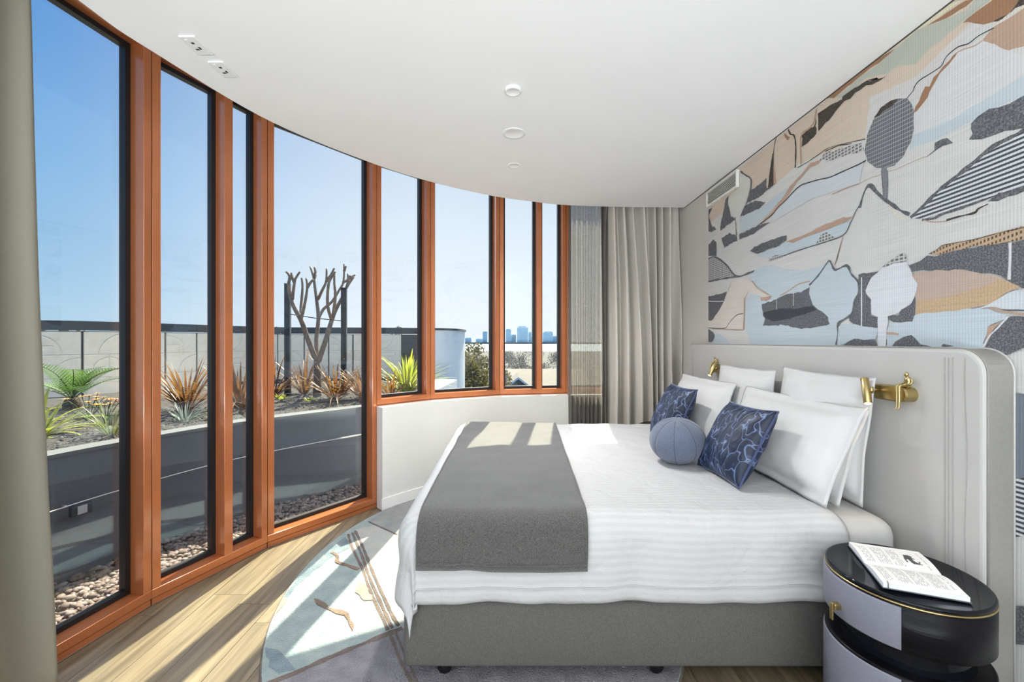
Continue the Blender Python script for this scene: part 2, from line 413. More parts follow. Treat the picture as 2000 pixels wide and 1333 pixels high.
('dark',0.0102,[(2.403,1.719),(2.333,1.764),(2.272,1.817),(2.249,1.83),(2.226,1.791),(2.204,1.774),(2.144,1.785),(2.123,1.773),(2.108,1.738),(2.078,1.708),(2.058,1.681),(2.058,1.641),(2.083,1.603),(2.098,1.548),(2.118,1.524),(2.182,1.498),(2.193,1.477),(2.193,1.434),(2.204,1.379)]),
('lightblue',0,[(2.187,1.473),(2.144,1.488),(2.058,1.477),(1.953,1.459),(1.962,1.408),(2.058,1.404),(2.16,1.377),(2.195,1.377)]),
('lavender',0,[(2.02,1.645),(1.988,1.699),(1.927,1.735),(1.873,1.747),(1.811,1.74),(1.789,1.704),(1.782,1.671),(1.76,1.637),(1.771,1.597),(1.789,1.561),(1.834,1.536),(1.85,1.523),(1.898,1.511),(1.906,1.441),(1.91,1.374),(1.953,1.374),(1.953,1.515),(1.988,1.528),(1.993,1.579),(1.988,1.598),(2.02,1.629)]),
('hatch',0,[(1.935,1.733),(1.906,1.757),(1.853,1.773),(1.823,1.781),(1.808,1.746),(1.869,1.747),(1.923,1.738)]),
('dark',0,[(1.789,1.554),(1.771,1.594),(1.771,1.573),(1.778,1.487),(1.865,1.48),(1.894,1.496),(1.898,1.511),(1.846,1.515),(1.83,1.536)]),
('dark',0,[(1.796,1.726),(1.753,1.735),(1.719,1.747),(1.666,1.74),(1.576,1.746),(1.495,1.74),(1.4,1.735),(1.32,1.728),(1.32,1.552),(1.404,1.578),(1.432,1.601),(1.465,1.626),(1.527,1.647),(1.588,1.67),(1.686,1.683),(1.789,1.697)]),
('ribwhite',0.0095,[(1.434,1.737),(1.434,1.684),(1.437,1.61)]),
('lattice',0,[(1.719,1.754),(1.679,1.766),(1.651,1.779),(1.548,1.776),(1.47,1.78),(1.4,1.781),(1.32,1.782),(1.32,1.734),(1.446,1.74),(1.548,1.749),(1.666,1.743)]),
('dark2',0.0024,[(1.712,1.756),(1.679,1.767),(1.651,1.778),(1.548,1.774),(1.47,1.777),(1.4,1.777),(1.32,1.777)]),
('rose',0,[(1.775,1.691),(1.686,1.683),(1.588,1.67),(1.527,1.647),(1.465,1.626),(1.432,1.601),(1.404,1.578),(1.441,1.569),(1.495,1.531),(1.554,1.521),(1.635,1.515),(1.732,1.512),(1.771,1.511),(1.767,1.566),(1.771,1.594),(1.76,1.637),(1.782,1.675)]),
('ochre',0,[(1.767,1.566),(1.699,1.569),(1.605,1.579),(1.521,1.596),(1.465,1.615),(1.432,1.599),(1.404,1.578),(1.441,1.569),(1.495,1.531),(1.554,1.521),(1.635,1.515),(1.732,1.512),(1.771,1.511)]),
('lightblue',0,[(1.771,1.507),(1.732,1.515),(1.635,1.515),(1.554,1.52),(1.495,1.511),(1.446,1.49),(1.448,1.476),(1.501,1.453),(1.503,1.427),(1.514,1.394),(1.511,1.374),(1.605,1.372),(1.679,1.371),(1.753,1.38),(1.906,1.374),(1.906,1.441),(1.889,1.481),(1.785,1.484)]),
('icewhite',0,[(1.537,1.52),(1.495,1.531),(1.441,1.566),(1.418,1.572),(1.32,1.544),(1.32,1.49),(1.46,1.511),(1.475,1.521)]),
('ink',0.0033,[(1.46,1.508),(1.4,1.503),(1.32,1.495)]),
('tan',0.0072,[(1.495,1.517),(1.47,1.508),(1.434,1.498),(1.4,1.49),(1.32,1.483)]),
('dark',0,[(1.511,1.368),(1.501,1.397),(1.47,1.449),(1.446,1.476),(1.432,1.484),(1.32,1.472),(1.32,1.395),(1.409,1.373),(1.439,1.352),(1.485,1.357)]),
('tan',0,[(1.503,1.427),(1.501,1.453),(1.463,1.463),(1.485,1.441),(1.495,1.415),(1.506,1.403)]),
('lavender',0.0058,[(1.514,1.38),(1.495,1.418),(1.47,1.446),(1.439,1.484)]),
('dark',0,[(1.881,1.375),(1.865,1.4),(1.826,1.418),(1.789,1.425),(1.767,1.411),(1.746,1.39),(1.686,1.377)]),
('dark',0,[(1.666,1.376),(1.657,1.389),(1.641,1.387),(1.617,1.377)]),
('dark',0,[(2.171,1.376),(2.108,1.404),(2.058,1.408),(2.007,1.404),(1.966,1.404),(1.957,1.375)]),
('tan',0,[(1.906,1.441),(1.846,1.433),(1.85,1.424),(1.906,1.428)]),
('slate',0,[(1.458,1.216),(1.321,1.233),(1.321,0.968),(1.458,0.923)]),
('stripe',0,[(1.458,0.923),(1.321,0.968),(1.321,0.782),(1.458,0.718)]),
('dark',0,[(1.458,0.478),(1.321,0.565),(1.321,0.444),(1.458,0.345)]),
]
RUG = [
('rug_cream',0,[(-1.155,3.077),(-0.966,2.75),(-0.776,2.409),(-0.608,2.122),(-0.54,2.021),(-0.529,2.026),(0.9,2.1),(0.9,3.6),(-0.75,3.35)]),
('rug_grey',0,[(-0.997,1.689),(-0.898,1.752),(-0.815,1.819),(-0.704,1.9),(-0.571,1.993),(-0.527,2.021),(0.9,2),(0.9,1.2),(-1.2,1.2)]),
('rug_grey2',0,[(-1.099,3.216),(-0.822,3.001),(-0.2,3.2),(0.6,3.6),(-0.2,4.1),(-0.9,4.1)]),
('rug_slate',0,[(-1.25,2.28),(-1.247,2.479),(-1.206,2.813),(-1.182,2.98),(-1.083,2.823),(-1.157,2.698),(-1.198,2.493),(-1.215,2.369),(-1.214,2.268)]),
('rug_slate',0,[(-1.124,1.904),(-1.053,1.887),(-0.946,1.8),(-0.913,1.77),(-0.976,1.748),(-1.035,1.792)]),
('rug_brown',0.0277,[(-1.003,1.689),(-0.9,1.755),(-0.817,1.823),(-0.706,1.904),(-0.572,1.996),(-0.529,2.026)]),
('rug_brown',0.016,[(-1.175,3.012),(-1.097,2.86),(-1,2.698),(-0.9,2.538),(-0.809,2.369),(-0.708,2.198),(-0.64,2.09),(-0.596,2.012)]),
('rug_brown',0.0162,[(-1.154,3.033),(-1.067,2.88),(-0.971,2.715),(-0.894,2.568),(-0.807,2.409),(-0.709,2.244),(-0.636,2.122),(-0.578,2.026)]),
('rug_brown',0.0163,[(-1.146,3.066),(-1.058,2.919),(-0.963,2.75),(-0.872,2.584),(-0.774,2.409),(-0.678,2.244),(-0.606,2.122),(-0.552,2.041)]),
('rug_brown',0.0153,[(-0.586,1.998),(-0.523,1.887),(-0.477,1.807),(-0.423,1.727),(-0.397,1.689)]),
('rug_brown',0.0108,[(-0.559,2.007),(-0.508,1.913),(-0.45,1.815),(-0.383,1.7)]),
('rug_tan',0,[(-1.062,2.256),(-1.038,2.25),(-0.993,2.215),(-0.944,2.176),(-0.9,2.165),(-0.861,2.154),(-0.806,2.101),(-0.773,2.05),(-0.763,2.002),(-0.793,2.05),(-0.844,2.111),(-0.889,2.138),(-0.931,2.154),(-0.975,2.176),(-1.026,2.209)]),
('rug_tan',0.0188,[(-1.179,2.75),(-1.122,2.698),(-1.094,2.631),(-1.009,2.587),(-0.931,2.545)]),
('rug_tan2',0,[(-0.882,2.422),(-0.841,2.395),(-0.745,2.244),(-0.784,2.232),(-0.859,2.317)]),
('rug_tan2',0,[(-1.237,2.256),(-1.202,2.244),(-1.192,2.187),(-1.198,2.122),(-1.191,2.045),(-1.228,2.132),(-1.234,2.198)]),
('rug_brown',0.008,[(-1.099,3.216),(-0.962,3.11),(-0.822,3.001)]),
]

# ------------------------------------------------------------------ materials
WHITE = mat('white_paint', (0.84, 0.84, 0.835, 1), 0.85, noise_scale=3, var=0.01)
CEILM = mat('ceiling_paint', (0.92, 0.92, 0.92, 1), 0.9, noise_scale=2, var=0.01)
BEIGEW = mat('beige_wallcovering', (0.62, 0.59, 0.55, 1), 0.85, noise_scale=300, var=0.06, bump=0.15, bump_scale=500)
LOWW = mat('low_wall_paint', (0.72, 0.72, 0.70, 1), 0.8, noise_scale=4, var=0.015)
COPPER = mat('copper_frame', (0.50, 0.16, 0.055, 1), 0.30, metal=0.3, noise_scale=6, var=0.05, coat=0.7)
GASKET = mat('black_gasket', (0.006, 0.007, 0.009, 1), 0.55, noise_scale=40, var=0.2)
BRASS = mat('brushed_brass', (0.50, 0.39, 0.18, 1), 0.28, metal=1.0, noise_scale=60, var=0.08)

def glass_mat():
    m = bpy.data.materials.new('window_glass'); m.use_nodes = True
    nt = m.node_tree; nt.nodes.clear()
    tr = nt.nodes.new('ShaderNodeBsdfTransparent'); tr.inputs[0].default_value = (0.95, 0.975, 0.985, 1)
    gl = nt.nodes.new('ShaderNodeBsdfGlossy'); gl.inputs['Roughness'].default_value = 0.01
    gl.inputs[0].default_value = (0.8, 0.88, 1.0, 1)
    # Schlick reflectance, the same from both sides of the pane
    lw = nt.nodes.new('ShaderNodeLayerWeight'); lw.inputs[0].default_value = 0.5
    pw_ = nt.nodes.new('ShaderNodeMath'); pw_.operation = 'POWER'; pw_.inputs[1].default_value = 5.0
    fr = nt.nodes.new('ShaderNodeMath'); fr.operation = 'MULTIPLY_ADD'; fr.inputs[1].default_value = 0.9; fr.inputs[2].default_value = 0.045
    nt.links.new(lw.outputs['Facing'], pw_.inputs[0]); nt.links.new(pw_.outputs[0], fr.inputs[0])
    # faint dried water runs on the outside of the pane
    tcn = nt.nodes.new('ShaderNodeTexCoord'); mp = nt.nodes.new('ShaderNodeMapping'); mp.inputs['Scale'].default_value = (60, 60, 0.35)
    nn = nt.nodes.new('ShaderNodeTexNoise'); nn.inputs['Scale'].default_value = 1.0; nn.inputs['Detail'].default_value = 2
    cr = nt.nodes.new('ShaderNodeValToRGB'); cr.color_ramp.elements[0].position = 0.70; cr.color_ramp.elements[1].position = 0.80
    cr.color_ramp.elements[0].color = (0, 0, 0, 1); cr.color_ramp.elements[1].color = (0.10, 0.10, 0.10, 1)
    df = nt.nodes.new('ShaderNodeBsdfDiffuse'); df.inputs[0].default_value = (0.7, 0.75, 0.8, 1)
    mx = nt.nodes.new('ShaderNodeMixShader'); mx2 = nt.nodes.new('ShaderNodeMixShader'); out = nt.nodes.new('ShaderNodeOutputMaterial')
    L = nt.links
    L.new(tcn.outputs['Object'], mp.inputs[0]); L.new(mp.outputs[0], nn.inputs['Vector']); L.new(nn.outputs[0], cr.inputs[0])
    L.new(fr.outputs[0], mx.inputs[0]); L.new(tr.outputs[0], mx.inputs[1]); L.new(gl.outputs[0], mx.inputs[2])
    L.new(cr.outputs[0], mx2.inputs[0]); L.new(mx.outputs[0], mx2.inputs[1]); L.new(df.outputs[0], mx2.inputs[2])
    L.new(mx2.outputs[0], out.inputs[0])
    return m
GLASS = glass_mat()

def wood_mat():
    m = mat('oak_floor', (0.40, 0.29, 0.16, 1), 0.42)
    n, L, b = nodes_of(m)
    t = n.new('ShaderNodeTexCoord'); oi = n.new('ShaderNodeObjectInfo')
    mp = n.new('ShaderNodeMapping'); mp.inputs['Scale'].default_value = (26, 1.6, 26)
    L.new(t.outputs['Object'], mp.inputs[0])
    ad_ = n.new('ShaderNodeVectorMath'); ad_.operation = 'ADD'
    sc = n.new('ShaderNodeVectorMath'); sc.operation = 'SCALE'; sc.inputs['Scale'].default_value = 37
    cb = n.new('ShaderNodeCombineXYZ')
    for i in range(3): L.new(oi.outputs['Random'], cb.inputs[i])
    L.new(cb.outputs[0], sc.inputs[0]); L.new(mp.outputs[0], ad_.inputs[0]); L.new(sc.outputs[0], ad_.inputs[1])
    nn = n.new('ShaderNodeTexNoise'); nn.inputs['Scale'].default_value = 1.2; nn.inputs['Detail'].default_value = 6; nn.inputs['Distortion'].default_value = 0.6
    L.new(ad_.outputs[0], nn.inputs['Vector'])
    cr = n.new('ShaderNodeValToRGB')
    cr.color_ramp.elements[0].position = 0.28; cr.color_ramp.elements[0].color = (0.105, 0.080, 0.050, 1)
    cr.color_ramp.elements[1].position = 0.72; cr.color_ramp.elements[1].color = (0.27, 0.215, 0.132, 1)
    L.new(nn.outputs[0], cr.inputs[0])
    mx = n.new('ShaderNodeMix'); mx.data_type = 'RGBA'; mx.blend_type = 'MULTIPLY'; mx.inputs[0].default_value = 1
    mr_ = n.new('ShaderNodeMapRange'); mr_.inputs[3].default_value = 0.86; mr_.inputs[4].default_value = 1.08
    L.new(oi.outputs['Random'], mr_.inputs[0])
    cg = n.new('ShaderNodeCombineXYZ')
    for i in range(3): L.new(mr_.outputs[0], cg.inputs[i])
    L.new(cr.outputs[0], mx.inputs[6]); L.new(cg.outputs[0], mx.inputs[7]); L.new(mx.outputs[2], b.inputs['Base Color'])
    bp = n.new('ShaderNodeBump'); bp.inputs['Strength'].default_value = 0.08; bp.inputs['Distance'].default_value = 0.004
    L.new(nn.outputs[0], bp.inputs['Height']); L.new(bp.outputs[0], b.inputs['Normal'])
    return m
OAK = wood_mat()

COPPER.node_tree.nodes['Principled BSDF'].inputs['Coat Roughness'].default_value = 0.12
# ------------------------------------------------------------------ room shell
WX = 1.707            # right wall
HC = 2.72             # ceiling
HP = 3.05             # top of the curtain pocket and of the window frames
WP = [(-2.10, 0.985), (-1.902, 2.218), (-1.651, 2.838), (-1.135, 3.527), (-0.757, 3.905), (-0.124, 4.235), (0.563, 4.36), (1.30, 4.42)]
ROOM = [(WX, -5.0), (WX, 4.46)] + WP[::-1] + [(-2.10, -5.0)]

floor = prism('floor', ROOM, -0.12, -0.016, mat('floor_base', (0.12, 0.09, 0.06, 1), 0.8, noise_scale=5))
struct(floor)
bw = 0.185
nx = int((WX + 2.2) / bw) + 1
for i in range(nx):
    x0 = -2.2 + i * bw; y = -5.0 - random.random() * 1.9
    while y < 4.5:
        y1 = y + 2.05
        poly = clip([(x0 + 0.0012, y + 0.0012), (x0 + bw - 0.0012, y + 0.0012), (x0 + bw - 0.0012, y1 - 0.0012), (x0 + 0.0012, y1 - 0.0012)], ROOM)
        if len(poly) > 2:
            prism('plank', poly, -0.016, 0.0, OAK, floor)
        y = y1

wr = struct(box('wall_right', WX, WX + 0.12, -5.0, 4.6, 0, HP, BEIGEW))
struct(box('wall_far', 1.30, WX, 4.42, 4.60, 0, HP, BEIGEW))
wl_ = struct(box('wall_left', -2.22, -2.10, -5.0, 0.985, 0, HP, WHITE))
# back wall with a wide opening to the next room
wb = sempty('wall_back')
box('wall_panel', -2.22, -1.86, -5.12, -5.0, 0, HP, WHITE, wb)
box('wall_panel', 1.46, WX + 0.12, -5.12, -5.0, 0, HP, WHITE, wb)
box('lintel', -1.86, 1.46, -5.12, -5.0, 2.42, HP, WHITE, wb)
box('opening_panel', -1.86, 1.46, -5.14, -5.10, 0.0, 2.42, WHITE, wb)
struct(wb)

# ceiling with its curved edge; the curtain pocket lies between it and the windows
CE = [(-1.72, 0.3), (-1.70, 1.0), (-1.678, 1.625), (-1.642, 1.896), (-1.441, 2.541), (-1.008, 3.15), (-0.641, 3.503), (-0.186, 3.811), (0.243, 3.99), (0.5, 4.07), (1.0, 4.125), (WX, 4.15)]
ce = [(p.x, p.y) for p in catmull([Vector((a, b)) for a, b in CE], 8)]
ceil = struct(prism('ceiling', [(WX, -5.0)] + ce[::-1] + [(-1.72, -5.0)], HC, HC + 0.03, CEILM))
roof_out = [(WX + 0.12, -5.14), (WX + 0.12, 4.75)] + [(p.x, p.y) for p in offset_line(WP, 0.118)][::-1] + [(-2.24, -5.14)]
struct(prism('ceiling_slab', roof_out, HP, HP + 0.25, WHITE))
# pocket lining at the ceiling edge
cl_v, cl_f = [], []
for k, p in enumerate(ce):
    cl_v += [(p[0], p[1], HC + 0.03), (p[0], p[1], HP)]
for k in range(len(ce) - 1): cl_f.append((2 * k, 2 * k + 1, 2 * k + 3, 2 * k + 2))
struct(obj('trim_1', cl_v, cl_f, CEILM, None, True))
# shadow-line at the top of the mural wall
struct(box('trim_2', WX - 0.004, WX, -5.0, 4.15, HC - 0.005, HC, mat('shadow_line', (0.08, 0.075, 0.07, 1), 0.8, noise_scale=20)))

# low wall under the raised windows
SILL = 0.85
inn = offset_line(WP, -0.095)
lw_in = [inn[3], inn[4], inn[5], inn[6], Vector((1.30, 4.325))]
lw_out = [Vector(WP[3]), Vector(WP[4]), Vector(WP[5]), Vector(WP[6]), Vector((1.30, 4.42))]
t3 = (Vector(WP[4]) - Vector(WP[3])).normalized()
lw_in[0] = Vector(WP[3]) + Vector((t3.y, -t3.x)) * 0.095
lw_in = catmull(lw_in, 8)
lw_back = offset_line(WP, 0.16)[3:]
lw_back[0] = Vector(WP[3]) + Vector((-t3.y, t3.x)) * 0.16
low = struct(prism('wall_low', [tuple(p) for p in lw_in] + [tuple(p) for p in lw_back[::-1]], 0, SILL, LOWW))
bb = offset_line([tuple(p) for p in lw_in], -0.012)
bbp = [tuple(p) for p in lw_in]
bb[0] = bb[0] - t3 * 0.012
struct(prism('baseboard_low', [tuple(p) for p in bb] + [tuple(Vector(p)) for p in bbp[::-1]], 0.0, 0.10, WHITE))

# ------------------------------------------------------------------ windows
def frame_unit(n, A, B, z0, splits, group_top=HP):
    A, B = Vector(A), Vector(B)
    t = (B - A); Ln = t.length; t.normalize(); nrm = Vector((-t.y, t.x))
    root = sempty('window_%d' % n, (A.x, A.y, 0))
    root.rotation_euler = (0, 0, math.atan2(t.y, t.x))
    # local x runs along the window, local y points outwards
    sw, dep = 0.042, 0.105
    zb = z0 + (0.038 if z0 == 0 else 0.012)
    rail = 0.045
    if z0 == 0: box('sub_sill', 0, Ln, 0.006, dep, z0, zb - 0.004, COPPER, root, 0.002, 1)
    box('shadow_gap', 0.0, Ln, 0.012, dep - 0.01, zb - 0.004, zb, GASKET, root)
    if z0 > 0: box('sub_sill', 0, Ln, 0.004, dep, z0, zb - 0.004, COPPER, root, 0.001, 1)
    box('bottom_rail', 0, Ln, 0, dep, zb, zb + rail, COPPER, root, 0.002, 1)
    box('head', 0, Ln, 0, dep, group_top - 0.10, group_top, COPPER, root, 0.002, 1)
    box('jamb', 0.0015, sw, 0, dep, zb + rail, group_top - 0.10, COPPER, root, 0.002, 1)
    box('jamb', Ln - sw, Ln - 0.0015, 0, dep, zb + rail, group_top - 0.10, COPPER, root, 0.002, 1)
    edges = [sw]
    for s in splits:
        c = Ln * s
        box('mullion', c - 0.026, c + 0.026, 0, dep, zb + rail, group_top - 0.10, COPPER, root, 0.002, 1)
        edges += [c - 0.026, c + 0.026]
    edges.append(Ln - sw)
    for k in range(0, len(edges), 2):
        a, b = edges[k], edges[k + 1]
        g = 0.026; y0, y1 = 0.082, 0.120
        zt = group_top - 0.10; zl = zb + rail
        gv = [(a, zl), (b, zl), (b, zt), (a, zt)]
        gi = [(a + g, zl + g), (b - g, zl + g), (b - g, zt - g), (a + g, zt - g)]
        v = [(p[0], y, p[1]) for y in (y0, y1) for p in gv] + [(p[0], y, p[1]) for y in (y0, y1) for p in gi]
        f = []
        for i in range(4):
            j = (i + 1) % 4
            f += [(i, j, 8 + j, 8 + i), (4 + j, 4 + i, 12 + i, 12 + j), (8 + i, 8 + j, 12 + j, 12 + i), (j, i, 4 + i, 4 + j)]
        obj('gasket', v, f, GASKET, root)
        box('pane', a + g * 0.6, b - g * 0.6, 0.094, 0.100, zl + g * 0.6, zt - g * 0.6, GLASS, root)
    return root, nrm

units = [(0, 1, 0, []), (1, 2, 0, [0.607]), (2, 3, 0, []), (3, 4, SILL, []), (4, 5, SILL, []), (5, 6, SILL, [0.59]), (6, 7, SILL, [])]
nrms = []
for k, (a, b, z0, s) in enumerate(units):
    r, nn_ = frame_unit(k + 1, WP[a], WP[b], z0, s); nrms.append(nn_)
for k in range(1, 7):
    p = Vector(WP[k]); a, b = nrms[k - 1], nrms[k]
    o = prism('corner_cover', [tuple(p + a * 0.003), tuple(p + a * 0.107), tuple(p + b * 0.107), tuple(p + b * 0.003)], 0 if k < 4 else SILL, HP, GASKET)
    o.parent = bpy.data.objects['window_%d' % k]
    o.matrix_parent_inverse = (Matrix.Translation(o.parent.location) @ o.parent.rotation_euler.to_matrix().to_4x4()).inverted()

# ------------------------------------------------------------------ mural
def mural_mat(name, rgb, kind='plain', rgb2=None):
    m = mat('mural_' + name, rgb, 0.8)
    n, L, b = nodes_of(m)
    b.inputs['Specular IOR Level'].default_value = 0.25
    t = n.new('ShaderNodeTexCoord'); s = n.new('ShaderNodeSeparateXYZ'); L.new(t.outputs['Object'], s.inputs[0])
    def mth(op, a, bb=None, clamp=False):
        q = n.new('ShaderNodeMath'); q.operation = op; q.use_clamp = clamp
        for i, v in enumerate((a, bb)):
            if v is None: continue
            if isinstance(v, (int, float)): q.inputs[i].default_value = v
            else: L.new(v, q.inputs[i])
        return q.outputs[0]
    ribs = mth('SINE', mth('MULTIPLY', s.outputs[1], 2 * PI / 0.0105))
    mp = n.new('ShaderNodeMapping'); mp.inputs['Scale'].default_value = (1, 3, 220); L.new(t.outputs['Object'], mp.inputs[0])
    th = n.new('ShaderNodeTexNoise'); th.inputs['Scale'].default_value = 1.0; th.inputs['Detail'].default_value = 3; L.new(mp.outputs[0], th.inputs['Vector'])
    bl = n.new('ShaderNodeTexNoise'); bl.inputs['Scale'].default_value = 2.5; L.new(t.outputs['Object'], bl.inputs['Vector'])
    fac = mth('ADD', mth('MULTIPLY', ribs, 0.05), mth('ADD', mth('MULTIPLY', mth('SUBTRACT', th.outputs[0], 0.5), 0.35), mth('MULTIPLY', mth('SUBTRACT', bl.outputs[0], 0.5), 0.12)))
    c1 = lin(*rgb); c2 = lin(*rgb2) if rgb2 else None
    cur = None
    if kind == 'plain': pass
    elif kind == 'mottle':
        mo = n.new('ShaderNodeTexNoise'); mo.inputs['Scale'].default_value = 170; mo.inputs['Detail'].default_value = 2; L.new(t.outputs['Object'], mo.inputs['Vector'])
        cur = mth('MULTIPLY', mth('SUBTRACT', mo.outputs[0], 0.42), 2.2, True)
    elif kind == 'stripe':
        cur = mth('GREATER_THAN', mth('SINE', mth('ADD', mth('MULTIPLY', s.outputs[2], 2 * PI / 0.0165), mth('MULTIPLY', s.outputs[1], 16.0))), 0.0)
    elif kind == 'grid':
        a = mth('GREATER_THAN', mth('SINE', mth('ADD', mth('MULTIPLY', s.outputs[2], 2 * PI / 0.019), mth('MULTIPLY', s.outputs[1], -22.0))), 0.93)
        c = mth('GREATER_THAN', mth('SINE', mth('MULTIPLY', s.outputs[1], 2 * PI / 0.011)), 0.55)
        cur = mth('MAXIMUM', mth('MULTIPLY', a, 0.9), mth('MULTIPLY', c, 0.35))
    elif kind == 'hatch':
        a = mth('GREATER_THAN', mth('SINE', mth('MULTIPLY', s.outputs[2], 2 * PI / 0.016)), 0.35)
        c = mth('GREATER_THAN', mth('SINE', mth('MULTIPLY', s.outputs[1], 2 * PI / 0.022)), 0.5)
        cur = mth('MAXIMUM', mth('MULTIPLY', a, 0.8), mth('MULTIPLY', c, 0.8))
    elif kind == 'lattice':
        a = mth('GREATER_THAN', mth('SINE', mth('MULTIPLY', s.outputs[1], 2 * PI / 0.012)), 0.1)
        c = mth('GREATER_THAN', mth('SINE', mth('ADD', mth('MULTIPLY', s.outputs[2], 2 * PI / 0.02), mth('MULTIPLY', s.outputs[1], 70.0))), 0.0)
        cur = mth('MULTIPLY', a, c)
    mx = n.new('ShaderNodeMix'); mx.data_type = 'RGBA'
    mx.inputs[6].default_value = c1; mx.inputs[7].default_value = c2 or c1
    if cur is not None: L.new(cur, mx.inputs[0])
    gain = mth('ADD', 1.0, fac)
    vm = n.new('ShaderNodeVectorMath'); vm.operation = 'SCALE'
    L.new(mx.outputs[2], vm.inputs[0]); L.new(gain, vm.inputs['Scale']); L.new(vm.outputs[0], b.inputs['Base Color'])
    bp = n.new('ShaderNodeBump'); bp.inputs['Strength'].default_value = 0.12; bp.inputs['Distance'].default_value = 0.003
    L.new(mth('ADD', mth('MULTIPLY', ribs, 0.4), th.outputs[0]), bp.inputs['Height']); L.new(bp.outputs[0], b.inputs['Normal'])
    return m
MM = {
 'base': mural_mat('base', (206, 205, 203)), 'cream': mural_mat('cream', (206, 192, 176)), 'cream2': mural_mat('cream2', (210, 203, 195)),
 'sage': mural_mat('sage', (182, 186, 175)), 'straw': mural_mat('straw', (218, 212, 186)), 'brown': mural_mat('brown', (156, 120, 94)),
 'tan': mural_mat('tan', (182, 154, 136)), 'dark': mural_mat('charcoal', (86, 88, 92), 'mottle', (148, 150, 154)), 'dark2': mural_mat('umber', (66, 60, 55), 'mottle', (108, 100, 92)),
 'ink': mural_mat('ink', (62, 64, 70), 'mottle', (88, 90, 96)), 'ribwhite': mural_mat('ribbed_white', (207, 208, 209)), 'paleblue': mural_mat('pale_blue', (188, 199, 206)),
 'lightblue': mural_mat('light_blue', (188, 200, 207)), 'icewhite': mural_mat('ice_white', (201, 206, 211)), 'lavender': mural_mat('lavender', (211, 212, 218)),
 'rose': mural_mat('rose', (186, 165, 153)), 'ochre': mural_mat('ochre', (186, 158, 126), 'mottle', (200, 184, 162)), 'slate': mural_mat('slate', (120, 128, 138)),
 'grey': mural_mat('grey', (130, 132, 138)), 'crown': mural_mat('crown', (206, 206, 201)), 'stripe': mural_mat('striped', (208, 209, 211), 'stripe', (76, 80, 88)),
 'treegrid': mural_mat('tree_grid', (104, 106, 111), 'grid', (186, 188, 192)), 'hatch': mural_mat('hatched', (112, 112, 114), 'hatch', (206, 205, 203)),
 'lattice': mural_mat('lattice', (186, 160, 134), 'lattice', (92, 76, 62)),
}
MURAL_NAMES = {'treegrid': 'printed_tree', 'stripe': 'printed_striped_hill', 'ink': 'printed_line', 'lightblue': 'printed_blue_field', 'dark': 'printed_charcoal_patch', 'lavender': 'printed_white_tree'}

def rough_poly(pts, amp, seed, step=0.022):
    out = []
    n = len(pts)
    for i in range(n):
        a, b = Vector(pts[i]), Vector(pts[(i + 1) % n])
        k = max(1, int((b - a).length / step))
        for j in range(k):
            p = a.lerp(b, j / k)
            out.append((p.x + amp * nz(p.x * 40, p.y * 40, seed), p.y + amp * nz(p.x * 40 + 9, p.y * 40, seed + 5)))
    return out

def stroke_poly(pts, w, seed, rough=0.35):
    P = [Vector(p) for p in pts]; fine = []
    sm = catmull(P, 4)
    left, right = [], []
    for i, p in enumerate(sm):
        t = (sm[min(i + 1, len(sm) - 1)] - sm[max(i - 1, 0)])
        if t.length < 1e-6: continue
        t.normalize(); nn_ = Vector((-t.y, t.x))
        ww = w * 0.5 * (1 + rough * nz(p.x * 30, p.y * 30, seed))
        left.append(p + nn_ * ww); right.append(p - nn_ * ww)
    return [tuple(p) for p in left + right[::-1]]

mural = thing('mural_wallpaper', 'painted landscape mural in charcoal, tan and pale blue above the headboard', 'mural', (WX, 1.4, 1.3))
def mural_part(name, pts, m, layer):
    x = -0.0012 - layer * 0.00005
    pts = [(min(max(p[0], 0.55), 3.64), min(max(p[1], 0.02), HC - 0.006)) for p in pts]
    area = sum(pts[i][0] * pts[(i + 1) % len(pts)][1] - pts[(i + 1) % len(pts)][0] * pts[i][1] for i in range(len(pts)))
    if area > 0: pts = pts[::-1]
    o = obj(name, [(x, p[0] - 1.4, p[1] - 1.3) for p in pts], [tuple(range(len(pts)))], m, mural)
    return o
mural_part('printed_ground', [(0.55, 0.02), (3.64, 0.02), (3.64, HC - 0.006), (0.55, HC - 0.006)], MM['base'], 0)
for i, (c, w, pts) in enumerate(MURAL):
    if w: pl = stroke_poly(pts, w, i * 3.1, 0.9 if c.startswith('dark') else 0.3)
    else: pl = rough_poly(pts, 0.009 if c.startswith('dark') or c in ('hatch', 'stripe') else 0.005, i * 2.7)
    mural_part(MURAL_NAMES.get(c, 'printed_shape' if not w else 'printed_stroke'), pl, MM[c], i + 1)

# ------------------------------------------------------------------ soft furnishing materials
LINEN = mat('white_linen', (0.575, 0.572, 0.568, 1), 0.75, noise_scale=4, var=0.02, bump=0.12, bump_scale=35, sheen=0.1)
SHEET = mat('white_sheet', (0.62, 0.615, 0.60, 1), 0.75, noise_scale=4, var=0.02, bump=0.15, bump_scale=22)
BASEF = mat('taupe_bed_fabric', (0.115, 0.110, 0.102, 1), 0.9, noise_scale=420, var=0.28, bump=0.25, bump_scale=700, stretch=(1, 1, 0.5))
THROW = mat('charcoal_wool', (0.085, 0.083, 0.078, 1), 0.95, noise_scale=260, var=0.55, bump=0.5, bump_scale=330, sheen=0.35)
LEATHER = mat('pale_grey_leather', (0.50, 0.49, 0.47, 1), 0.42, noise_scale=5, var=0.02, bump=0.05, bump_scale=180)
LEATHER2 = mat('taupe_leather_edge', (0.27, 0.26, 0.24, 1), 0.5, noise_scale=60, var=0.05, bump=0.08, bump_scale=300)
STITCH = mat('stitch_thread', (0.33, 0.32, 0.30, 1), 0.8, noise_scale=900, var=0.3)
